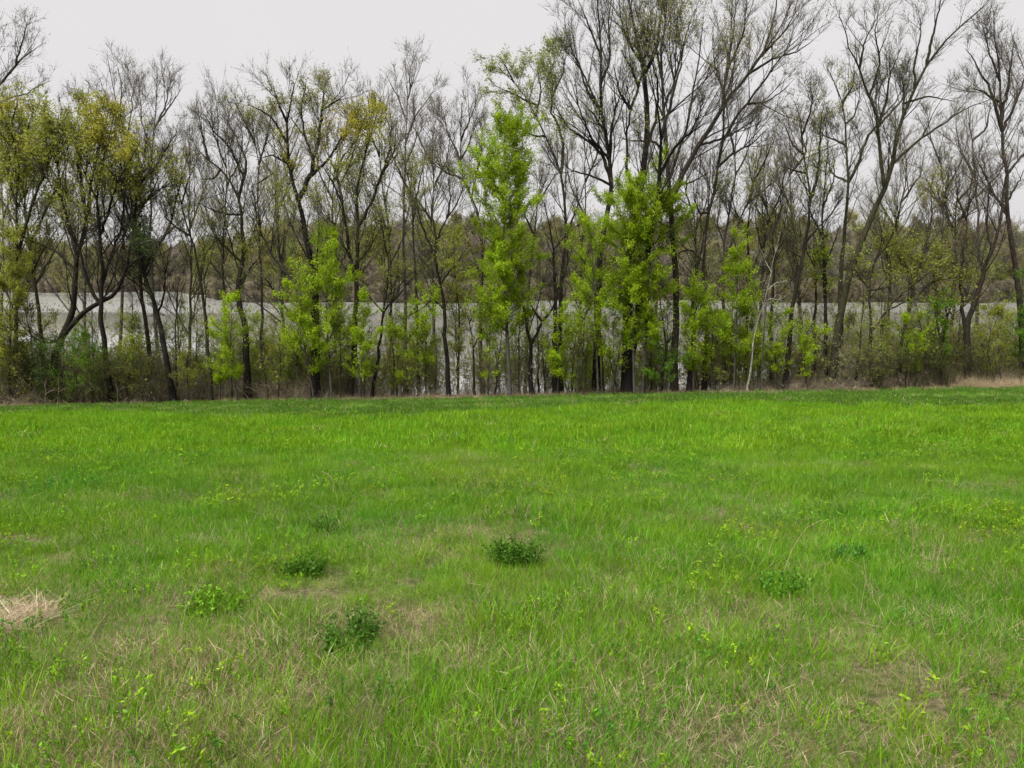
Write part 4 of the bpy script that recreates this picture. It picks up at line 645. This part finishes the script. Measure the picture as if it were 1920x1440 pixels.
# pale roofed house and dock far across the water
def box(V, x0, x1, y0, y1, z0, z1):
    b = len(V); V += [(x, y, z) for z in (z0, z1) for x, y in ((x0, y0), (x1, y0), (x1, y1), (x0, y1))]
    return [(b, b + 3, b + 2, b + 1), (b + 4, b + 5, b + 6, b + 7), (b, b + 1, b + 5, b + 4), (b + 1, b + 2, b + 6, b + 5), (b + 2, b + 3, b + 7, b + 6), (b + 3, b, b + 4, b + 7)]
def boxes(name, L, m):
    V = []; Fc = []
    for b in L: Fc += box(V, *b)
    return new_mesh(name, V, [np.array(Fc)], [m], smooth=False)
hp = at(648, 556, 204.5); hp[2] = float(ground(hp[0], hp[1]))
hr = link('shore_house', None, label='small pale-roofed house across the lake behind the forked maple', cat='house'); hr.location = hp
link('wall', boxes('wall', [(-3.2, 3.2, -2, 2, -.5, 3.4)], plain('house_wall', (.20, .17, .14))), hr)
rv = np.array([(-3.7, -2.6, 3.3), (3.7, -2.6, 3.3), (3.7, 0, 4.9), (-3.7, 0, 4.9), (3.7, 2.6, 3.3), (-3.7, 2.6, 3.3), (-3.7, -2.6, 3.1), (3.7, -2.6, 3.1), (3.7, 2.6, 3.1), (-3.7, 2.6, 3.1)])
link('roof', new_mesh('roof', rv, [np.array([(0, 1, 2, 3), (3, 2, 4, 5), (6, 9, 8, 7), (0, 6, 7, 1), (5, 4, 8, 9)]), np.array([(1, 4, 2), (0, 3, 5)])], [plain('roof_sheet', (.24, .24, .24), .6)], smooth=False), hr)
mw = plain('dark_pane', (.03, .03, .035), .2)
for xx in (-1.8, .2, 1.9): link('window', boxes('window', [(xx - .45, xx + .45, -2.04, -1.9, 1.2, 2.3)], mw), hr)
dp = at(352, 556, 220); dp[1] = float(shore_far(dp[0])) - 7; dp[2] = LAKE_Z
dr = link('boat_dock', None, label='low pale boat dock on the far shore, left of the slanting trunk', cat='dock'); dr.location = dp
md = plain('dock_boards', (.42, .40, .37))
link('deck', boxes('deck', [(-3.6, 3.6, -.8, .8, .55, .75)], md), dr)
for xx in (-3.2, -1, 1.2, 3.2): link('post', boxes('post', [(xx - .1, xx + .1, -.9, -.7, -1.2, 1.0)], md), dr)

# ---- undergrowth along the field edge
def brush(seed, h, n, col, leafc, ln, mesh_m=None):
    rg = np.random.default_rng(seed); g = Geo(); P = np.zeros((n, 5, 3)); P[:, 0, :2] = rg.normal(0, .28, (n, 2)); P[:, 0, 2] = -.1
    d = nrm(np.concatenate([rg.normal(0, .42, (n, 2)), np.ones((n, 1))], 1)); l = h * rg.uniform(.45, 1.15, n)
    for k in range(1, 5): d = nrm(d + rg.normal(0, .13, (n, 3)) + [0, 0, -.05]); P[:, k] = P[:, k - 1] + d * (l / 4)[:, None]
    R = np.linspace(.007, .003, 5)[None].repeat(n, 0); cc = np.array(col) * rg.uniform(.6, 1.4, (n, 1)); g.tubes(P, R, 3, cc)
    par, t = kids(n, 4, rg, .25, 1); P2, R2 = spawn(P, R, par, t, rg.uniform(.4, 1.0, len(par)), l[par] * .35 * rg.uniform(.5, 1.2, len(par)), 3, .2, .2, rg, .7, .004, 0, .7, .0028); g.tubes(P2, R2, 3, cc[par])
    if ln:
        pr = rg.integers(0, len(P2), ln); g.chips(P2[pr, 2] + rg.normal(0, .06, (ln, 3)), .06, leafc, rg)
    return g.mesh('brush')
def straw(seed, h, n, col, spread=.16, lean=.55, wid=.006, seg=4, bend=.25, cvar=.3, col2=None, f2=0.0):
    """a tuft of flat blades"""
    rg = np.random.default_rng(seed); r = spread * np.sqrt(rg.random(n)); a = rg.uniform(0, 6.283, n)
    p = np.stack([r * np.cos(a), r * np.sin(a), np.full(n, -.01)], 1); d = nrm(np.stack([rg.normal(0, lean, n), rg.normal(0, lean, n), np.ones(n)], 1))
    l = h * rg.uniform(.45, 1.2, n); side = nrm(np.cross(d, rg.normal(size=(n, 3)))); bd = nrm(np.stack([rg.normal(size=n), rg.normal(size=n), np.full(n, -.6)], 1)) * (bend * rg.uniform(.2, 1.4, n))[:, None]
    V = []; w = wid * rg.uniform(.6, 1.4, n)
    for k in range(seg):
        s = k / (seg - 1); ww = (w * (1 - s ** 2.0))[:, None]
        if k == seg - 1: V.append(p)
        else: V += [p - side * ww / 2, p + side * ww / 2]
        d = nrm(d + bd * 1.6 / seg); p = p + d * (l / (seg - 1))[:, None]
    nv = len(V); V = np.stack(V, 1); base = np.arange(n)[:, None] * nv
    Q = np.concatenate([base + np.array([2 * k, 2 * k + 1, 2 * k + 3, 2 * k + 2]) for k in range(seg - 2)]); Tt = base + np.array([nv - 3, nv - 2, nv - 1])
    c = np.array(col) * np.ones((n, 3))
    if col2 is not None: c = np.where(rg.random((n, 1)) < f2, np.array(col2), c)
    c = c * rg.uniform(1 - cvar, 1 + cvar, (n, 1)) * (1 + rg.uniform(-.1, .1, (n, 3)))
    return V.reshape(-1, 3), [Q, Tt], np.repeat(c, nv, 0)
def tuft(*a, **k):
    V, Fc, C = straw(*a, **k); return new_mesh('tuft', V, Fc, [M_BLADE], C)
def merge(parts):
    V = []; Q = []; T = []; C = []; n = 0
    for v, f, c in parts: V.append(v); Q.append(f[0] + n); T.append(f[1] + n); C.append(c); n += len(v)
    return new_mesh('tuft', np.concatenate(V), [np.concatenate(Q), np.concatenate(T)], [M_BLADE], np.concatenate(C))
STRAW = (.37, .305, .18); TAN = (.29, .225, .135)
bk = [brush(1, 1.1, 30, (.26, .22, .16), (.16, .17, .03), 20), brush(2, .95, 34, (.30, .25, .18), 0, 0), brush(3, 1.4, 24, (.21, .175, .125), (.16, .19, .03), 45), brush(4, 1.0, 28, (.34, .28, .19), (.14, .16, .03), 12), brush(5, 1.8, 18, (.14, .118, .085), (.17, .22, .025), 60)]
bk.append(tuft(31, .55, 70, TAN, .25, .7, .008)); bk.append(tuft(32, .75, 60, STRAW, .22, .6, .008))
rg = np.random.default_rng(21); n = 3300
bx = rg.uniform(-33, 36, n); bd = rg.random(n) ** 1.4 * 6.5; by = edge(bx) + .15 + bd
bpx, _ = proj(np.stack([bx, by, ground(bx, by)], 1))
dm = np.interp(bpx, [0, 300, 560, 620, 760, 900, 1350, 1450, 1600, 1920], [1, 1, 1, .4, .28, .10, .10, .35, .9, 1.0])
keep = rg.random(n) < dm * np.where(bd > 2.5, .45, 1); bx, by, bd, dm = bx[keep], by[keep], bd[keep], dm[keep]; n = len(bx)
pk = np.where(bd < .7, rg.choice([1, 1, 5, 5, 6, 3], n), rg.choice([0, 1, 2, 3, 0, 4], n)); s = rg.uniform(.75, 1.45, n) * (.55 + .45 * dm) * np.where(bd < .5, .7, 1) * (1 + .25 * (bx < -9))
scatter('undergrowth', bk, np.stack([bx, by, ground(bx, by)], 1), np.stack([rg.normal(0, .12, n), rg.normal(0, .12, n), rg.uniform(0, 6.28, n)], 1), np.stack([s * 1.1, s * 1.1, s], 1), pk, 'brown tangled brush and dead stems along the edge of the field', 'undergrowth')
n = 3200; ex = rg.uniform(-30, 32, n); ey = edge(ex) + rg.normal(-.15, .7, n); s = rg.uniform(.5, 1.1, n) * (.6 + .8 * fbm(ex, ey, 2.0))
scatter('edge_litter', [tuft(33, .34, 60, TAN, .35, 1.3, .012, 3, .5), tuft(34, .36, 60, STRAW, .35, 1.1, .011, 3, .5), tuft(35, .3, 60, (.21, .155, .10), .35, 1.4, .014, 3, .5)], np.stack([ex, ey, ground(ex, ey)], 1), np.stack([rg.normal(0, .1, n), rg.normal(0, .1, n), rg.uniform(0, 6.28, n)], 1), np.stack([s, s, s], 1), rg.integers(0, 3, n), 'fringe of dead grass and leaf litter between the meadow and the brush', 'litter')
def tall_brush(seed, h, n, col, leafc, per):
    rg = np.random.default_rng(seed); g = Geo(); P = np.zeros((n, 6, 3)); P[:, 0, :2] = rg.normal(0, .35, (n, 2)); P[:, 0, 2] = -.2; l = h * rg.uniform(.55, 1.1, n)
    d = nrm(np.concatenate([rg.normal(0, .16, (n, 2)), np.ones((n, 1))], 1))
    for k in range(1, 6): d = nrm(d + rg.normal(0, .07, (n, 3))); P[:, k] = P[:, k - 1] + d * (l / 5)[:, None]
    R = np.linspace(.011, .004, 6)[None].repeat(n, 0); g.tubes(P, R, 4, col)
    par, t = kids(n, 16, rg, .12, 1, .8); l2 = h * .22 * (1 - .5 * t) * rg.uniform(.5, 1.3, len(par)); P2, R2 = spawn(P, R, par, t, rg.uniform(.5, 1.1, len(par)), l2, 3, .15, .12, rg, .6, .005, .04, .5, .003); g.tubes(P2, R2, 3, col)
    par, t = kids(len(P2), 5, rg, .2, 1); P3, R3 = spawn(P2, R2, par, t, rg.uniform(.4, .9, len(par)), rg.uniform(.1, .32, len(par)), 2, .1, .1, rg, .7, .004, 0, .8, .003); g.cones(P3[:, 0], P3[:, 1], R3[:, 0] * 1.2, np.array(col) * 1.3)
    m = rg.poisson(per, len(P3)); pr = np.repeat(np.arange(len(P3)), m); g.chips(P3[pr, 0] + (P3[pr, 1] - P3[pr, 0]) * rg.random((len(pr), 1)) + rg.normal(0, .05, (len(pr), 3)), .085, leafc, rg)
    return g.mesh('tall_brush')
tb = [tall_brush(61, 3.4, 5, (.12, .10, .07), LC['olive'], 1.7), tall_brush(62, 2.8, 6, (.13, .11, .085), LC['lime'], 2.0), tall_brush(63, 4.6, 4, (.10, .085, .065), LC['olive'], 1.3), tall_brush(64, 3.0, 6, (.15, .125, .10), LC['budg'], .7), tall_brush(65, 3.8, 5, (.12, .10, .07), LC['lime'], 1.3), tall_brush(66, 2.6, 6, (.12, .10, .075), LC['olive'], 2.0)]
n = 1250; ux = rg.uniform(-31, 33, n); uy = edge(ux) + .3 + 8.0 * rg.random(n); upx, _ = proj(np.stack([ux, uy, ground(ux, uy)], 1)); k = rg.random(n) < np.interp(upx, [0, 250, 330, 400, 440, 600, 880, 1400, 1500, 1920], [.8, .75, .2, .35, .7, .6, .32, .35, .65, .75]); ux, uy, upx = ux[k], uy[k], upx[k]; n = len(ux)
uk = np.where((upx < 330), rg.choice([5, 3, 2, 3, 0, 3], n), np.where((upx > 1480), rg.choice([0, 2, 3, 3, 4, 3], n), rg.choice([0, 1, 2, 3, 4, 3, 2], n))); s = rg.uniform(.7, 1.2, n)
scatter('understory', tb, np.stack([ux, uy, ground(ux, uy)], 1), np.stack([rg.normal(0, .08, n), rg.normal(0, .08, n), rg.uniform(0, 6.28, n)], 1), np.stack([s, s, s * rg.uniform(.85, 1.2, n)], 1), uk, 'screen of thin twiggy leafing stems between the trunks along the bank', 'understory')
n = 170; tpx = rg.uniform(1800, 1945, n); ty = rg.uniform(34.6, 37.0, n); tp = np.array([at(a, 715, b) for a, b in zip(tpx, ty)]); tz = ground(tp[:, 0], tp[:, 1]); s = rg.uniform(.7, 1.3, n)
scatter('dry_grass', [tuft(41, .6, 90, (.42, .335, .215), .3, .9, .008, bend=.5), tuft(42, .7, 80, (.36, .285, .18), .28, .8, .008, bend=.5)], np.stack([tp[:, 0], tp[:, 1], tz], 1), np.stack([rg.normal(0, .2, n), rg.normal(0, .2, n), rg.uniform(0, 6.28, n)], 1), np.stack([s, s, s], 1), rg.integers(0, 2, n), 'matted dry tan grass at the right end of the field edge', 'dry grass')

# ---- meadow grass
G1 = (.118, .275, .010); G2 = (.172, .31, .012); G3 = (.088, .23, .013); G4 = (.115, .21, .012)
gk = []
for l in range(6):          # near turf, from lush green to mostly straw
    for j in range(2):
        f = .08 + .15 * l
        gk.append(merge([straw(50 + 2 * l + j, (.14, .12)[j], int(370 * (1 - f)), (G1, G3)[j], .25, .38, .0034, 4, .4, .28, (G2, G1)[j], .4), straw(70 + 2 * l + j, .10, int(460 * f) + 25, (STRAW, (.43, .355, .215))[j], .26, .7, .0027, 5, .6, .38, (.28, .215, .13), .3)]))
gk += [tuft(90 + i, .20, 22, (G2, G3)[i], .06, .3, .0055, 5, .5, .2) for i in range(2)]                                        # 12-13 coarse long blades
gk += [tuft(95 + i, .10, 420, ((.078, .185, .010), (.062, .155, .011))[i], .5, .5, .012, 3, .3, .25, STRAW, .08) for i in range(2)]   # 14-15 mown strip
for l in range(4):          # 16-19 far turf
    f = (.05, .14, .3, .55)[l]
    gk.append(merge([straw(100 + l, .17, int(420 * (1 - f)), [tuple(1.08 * q for q in c_) for c_ in (G1, G2, G3, G1)][l], .5, .35, .012, 3, .35, .25, (G2, G1, G2, G3)[l], .4), straw(110 + l, .12, int(390 * f), STRAW, .5, .7, .010, 3, .4)]))
def forb(seed, h, ns, col, lsize=.03, spread=.09):
    rg = np.random.default_rng(seed); g = Geo(); P = np.zeros((ns, 4, 3)); P[:, 0, :2] = rg.normal(0, spread, (ns, 2)); d = nrm(np.concatenate([rg.normal(0, .3, (ns, 2)), np.ones((ns, 1))], 1)); l = h * rg.uniform(.6, 1.2, ns)
    for k in range(1, 4): d = nrm(d + rg.normal(0, .1, (ns, 3))); P[:, k] = P[:, k - 1] + d * (l / 3)[:, None]
    g.tubes(P, np.full((ns, 4), .0018), 3, np.array(col) * .9)
    for k in range(ns):
        for s in np.linspace(.35, 1.0, 7):
            p = P[k, 0] + (P[k, 3] - P[k, 0]) * s; m = 5 if s > .8 else 3
            q = p + rg.normal(0, .006, (m, 3)); g.leaves(q, lsize * (1.25 if s > .8 else .9), np.array(col) * (1.15 if s > .85 else .95), rg, -.35, .42, .2, .8)
    return g.mesh('forb', [M_BLADE, M_BLADE])
gk += [forb(130 + k, (.17, .13, .2, .12, .15, .1, .18, .11)[k], (5, 7, 3, 9, 4, 8, 6, 5)[k], ((.17, .31, .012), (.14, .28, .012), (.19, .32, .014), (.07, .20, .022), (.15, .27, .012), (.10, .24, .014), (.12, .25, .012), (.20, .31, .014))[k], (.02, .018, .024, .017, .022, .016, .019, .02)[k], (.09, .12, .06, .1, .12, .14, .15, .08)[k]) for k in range(8)]   # 20-27
def stalk(seed, h, n=1):
    rg = np.random.default_rng(seed); g = Geo(); P = np.zeros((n, 6, 3)); P[:, 0, :2] = rg.normal(0, .03, (n, 2)); d = nrm(np.concatenate([rg.normal(0, .5, (n, 2)), np.ones((n, 1))], 1)); l = h * rg.uniform(.6, 1.1, n)
    for k in range(1, 6): d = nrm(d + rg.normal(0, .13, (n, 3))); P[:, k] = P[:, k - 1] + d * (l / 5)[:, None]
    R = np.linspace(.0017, .0009, 6)[None].repeat(n, 0); g.tubes(P, R, 4, (.36, .29, .18))
    par, t = kids(n, 3, rg, .5, 1); P2, R2 = spawn(P, R, par, t, rg.uniform(.4, .9, len(par)), rg.uniform(.05, .16, len(par)), 3, .1, .2, rg, .7, .001, 0, .7, .001); g.tubes(P2, R2, 3, (.36, .29, .18))
    return g.mesh('stalk', [M_BLADE, M_BLADE])
gk += [stalk(100, .36, 1), stalk(101, .42, 2), stalk(102, .3, 3)]   # 28-30

rg = np.random.default_rng(33); GP = []; GR = []; GS = []; GI = []
def put(x, y, i, s, tilt=.1):
    n = len(x); z = ground(x, y); GP.append(np.stack([x, y, z], 1)); GI.append(i)
    GR.append(np.stack([rg.normal(0, tilt, n), rg.normal(0, tilt, n), rg.uniform(0, 6.283, n)], 1)); s = np.asarray(s); GS.append(np.stack([s, s, s * rg.uniform(.8, 1.2, n)], 1))
def wedge(y0, y1, dens):
    A = .76 * (y1 ** 2 - y0 ** 2) + 5 * (y1 - y0); n = int(A * dens); y = np.sqrt(rg.uniform(y0 ** 2, y1 ** 2, n)); x = rg.uniform(-1, 1, n) * (.76 * y + 2.0); return x, y
MAT = np.array([-3.42, 4.2])      # matted straw keeps the turf down here
def turf(y0, y1, dens):
    c = 1 / math.sqrt(dens); X, Y = np.meshgrid(np.arange(-.76 * y1 - 2, .76 * y1 + 2, c), np.arange(y0, y1, c)); x = (X + rg.uniform(-.55, .55, X.shape) * c).ravel(); y = (Y + rg.uniform(-.55, .55, X.shape) * c).ravel()
    k = np.abs(x) < .76 * y + 2; return x[k], y[k]
for z, (y0, y1, dn) in enumerate(((1.4, 6, 31), (6, 13, 19), (13, 37, 4.6))):
    x, y = turf(y0, y1, dn); ok = (y < edge(x) + .1) & (((x - MAT[0]) / .6) ** 2 + ((y - MAT[1]) / .36) ** 2 > 1); x, y = x[ok], y[ok]; n = len(x)
    a = fbm(x, y, .7, 3); b = fbm(x + 40, y + 13, 3.5, 3); hgt = fbm(x + 7, y + 80, .8, 2)
    dry = .02 + .37 * (1 - sstep(3.2, 6.8, y)) + .09 * (1 - sstep(6, 13, y)) + (a - .5) * 1.2 + (b - .5) * .6
    if z < 2: idx = np.clip(np.floor(dry * 6 + rg.normal(0, .8, n)), 0, 5).astype(int) * 2 + (rg.random(n) < np.where(b < .48, .75, .25))
    else: idx = 16 + np.clip(np.floor(dry * 5 + rg.normal(0, .7, n)), 0, 3).astype(int)
    strip = y > edge(x) - 12.5 + 2.0 * np.sin(x * .25) + rg.normal(0, .7, n)
    dryp = strip & (fbm(x + 9, y * 1.5, 2.6) > .63); idx = np.where(strip, np.where(dryp, rg.choice([19, 14], n), rg.choice([14, 15, 14], n)), idx)
    put(x, y, idx, np.where(strip, rg.uniform(.8, 1.2, n), rg.uniform(.75, 1.2, n) * (.45 + 1.1 * hgt) * (.82, .95, 1)[z]))
    # coarse long-bladed tufts, leafy forbs in colonies, dead stalks
    x, y = wedge(y0, y1, (2.6, 1.3, .5)[z]); x, y = x[y < 24], y[y < 24]; put(x, y, rg.integers(12, 14, len(x)), rg.uniform(.7, 1.15, len(x)))
    x, y = wedge(y0, min(y1, 24), (22, 26, 16)[z]); c = fbm(x + 3, y + 31, 1.3, 4); k = rg.random(len(x)) < np.clip((c - .45) * 6, .05, 1); x, y = x[k], y[k]; kk = (fbm(x + 60, y, 1.0, 2) * 11).astype(int); put(x, y, 20 + (kk + rg.integers(0, 3, len(x))) % 8, rg.uniform(.6, 1.25, len(x)) * (.8, .95, 1)[z])
    x, y = wedge(y0, min(y1, 24), (1.0, .7, .3)[z]); put(x, y, rg.integers(28, 31, len(x)), rg.uniform(.5, .95, len(x)))
scatter('meadow_grass', gk, np.concatenate(GP), np.concatenate(GR), np.concatenate(GS), np.concatenate(GI), 'bright green spring grass with straw and leafy weeds over the whole slope', 'grass')

# ---- plants in the meadow that stand out one by one
def gpos(px, py):
    d = ray(px, py); y = 2.0
    for _ in range(60):
        p = np.array([0, 0, EYE]) + d * (y / d[1]); g_ = float(ground(p[0], p[1])); t = (EYE - g_) / -d[2]; y2 = t * d[1]; y = y + .5 * (y2 - y)
    return np.array([p[0], p[1], float(ground(p[0], p[1]))])
def clump(label, px, py, wpx, col, h=.24, ns=46, lsize=.026):
    b = gpos(px, py); wid = wpx * b[1] / F; rg = np.random.default_rng(int(px)); g = Geo()
    P = np.zeros((ns, 4, 3)); r = wid * .38 * np.sqrt(rg.random(ns)); a = rg.uniform(0, 6.28, ns); P[:, 0, 0] = r * np.cos(a) * .95; P[:, 0, 1] = r * np.sin(a) * .95
    d = nrm(np.stack([P[:, 0, 0] * 2.2 / wid, P[:, 0, 1] * 2.2 / wid, np.ones(ns)], 1) + rg.normal(0, .12, (ns, 3))); l = h * rg.uniform(.35, 1.05, ns) * (1.2 - .5 * r / r.max())
    for k in range(1, 4): d = nrm(d + rg.normal(0, .16, (ns, 3))); P[:, k] = P[:, k - 1] + d * (l / 3)[:, None]
    g.tubes(P, np.full((ns, 4), .002), 3, np.array(col) * .8); gl = Geo()
    for s in np.linspace(.2, 1, 10):
        m = rg.integers(0, ns, int(ns * 3.6)); q = P[m, 0] + (P[m, 3] - P[m, 0]) * s + rg.normal(0, .014, (len(m), 3)); gl.leaves(q, lsize, col, rg, -.2, .48, .35, .5)
    root = link('leafy_clump', None, label=label, cat='weed', group='dark leafy clumps in the grass'); root.location = b
    link('stems', g.mesh('stems', [M_BLADE, M_BLADE]), root); link('foliage', gl.mesh('foliage', [M_BLADE, M_BLADE]), root)
DG = (.062, .16, .012); DG2 = (.07, .165, .018)
clump('dense dark green leafy clump near the middle of the meadow, most distinct of the clumps', 965, 1058, 105, DG, .26, 70)
clump('dark green clump with dead stems left of the middle of the meadow', 570, 1080, 80, DG, .24, 46)
clump('blue-green leafy clump with long grass blades at its foot, nearest of the clumps', 660, 1213, 90, DG2, .24, 46)
clump('small dark weed left of centre, farther up the meadow beyond the others', 612, 1003, 60, (.075, .17, .015), .2, 18)
clump('blue-green weed on the right half of the meadow below pale dead stalks', 1590, 1053, 60, (.08, .20, .03), .2, 26)
clump('low dark green weed beneath the sheaf of dead stalks at right', 1465, 1113, 80, (.08, .20, .014), .2, 30)
clump('far dark green weed patch on the left side of the meadow', 225, 838, 55, (.045, .14, .03), .24, 30)
clump('far dark green weed patch in the middle of the meadow', 945, 838, 60, (.045, .14, .03), .22, 30)
clump('leafy weed with yellow-green tips at left in the near meadow', 400, 1143, 120, (.13, .26, .014), .22, 34, .026)
def dead(label, pts, r=.0024):
    b = gpos(*pts[0]); root_b = b; P = [b]
    for px, py in pts[1:]: P.append(at(px, py, b[1] + rng.uniform(-.04, .04)))
    P, _ = resample(np.array(P), 10); g = Geo(); g.tubes((P - b)[None], np.linspace(r, r * .5, 10)[None], 5, (.40, .32, .2))
    o = link('dead_stalk', g.mesh('dead_stalk', [M_BLADE, M_BLADE]), label=label, cat='stalk', group='pale dead stalks in the meadow'); o.location = b
dead('long pale dead stalk standing at the bottom edge right of centre', [(1360, 1445), (1355, 1390), (1348, 1330), (1338, 1290), (1345, 1280)])
dead('pair-left upright dead stalk with a crook, on the right side of the meadow', [(1742, 1095), (1745, 1060), (1755, 1020), (1765, 980)])
dead('pair-right slanting dead stalk beside the crooked one at right', [(1748, 1100), (1757, 1055), (1770, 1003)])
dead('dead stalk in the sheaf at right, slanting up right', [(1435, 1060), (1448, 1015), (1462, 985)])
dead('tallest arching dead stalk of the sheaf at right', [(1465, 1085), (1485, 1030), (1510, 990), (1540, 975)])
dead('upright dead stalk below the sheaf at right', [(1475, 1200), (1482, 1150), (1480, 1110)])
dead('pale arching stalk left of centre, high in the meadow', [(626, 930), (625, 905), (618, 890), (604, 884)], .005)
dead('bent pale stalk above the matted straw patch at far left', [(50, 1115), (65, 1085), (85, 1060), (105, 1045)])
dead('slanting pale stalk right of the matted straw patch', [(165, 1210), (185, 1170), (205, 1147)])
dead('pale crossed stalk in the middle foreground', [(915, 1105), (905, 1098), (872, 1092), (885, 1072)])
dead('short forked pale stalk in the middle foreground', [(905, 1140), (916, 1105), (930, 1075), (938, 1055)])
dead('thin upright pale stalk left of the nearest clump', [(250, 1135), (247, 1095), (252, 1060), (262, 1035)])
# matted straw at the left edge
n = 210; mx_ = MAT[0] + rg.uniform(-.7, .5, n); my = MAT[1] + rg.normal(0, .13, n)
sp = rg.uniform(.8, 1.3, n)
scatter('matted_straw', [tuft(120, .16, 70, (.46, .385, .25), .11, 3.2, .003, 4, .5, .3), tuft(121, .2, 60, (.40, .33, .21), .1, 3.4, .003, 4, .5, .3)], np.stack([mx_, my, ground(mx_, my) + .03], 1), np.stack([rg.normal(.1, .15, n), rg.normal(0, .15, n), rg.uniform(0, 6.28, n)], 1), np.stack([sp, sp, sp * .55], 1), rg.integers(0, 2, n), 'patch of matted tan straw at the left edge of the near meadow', 'straw')
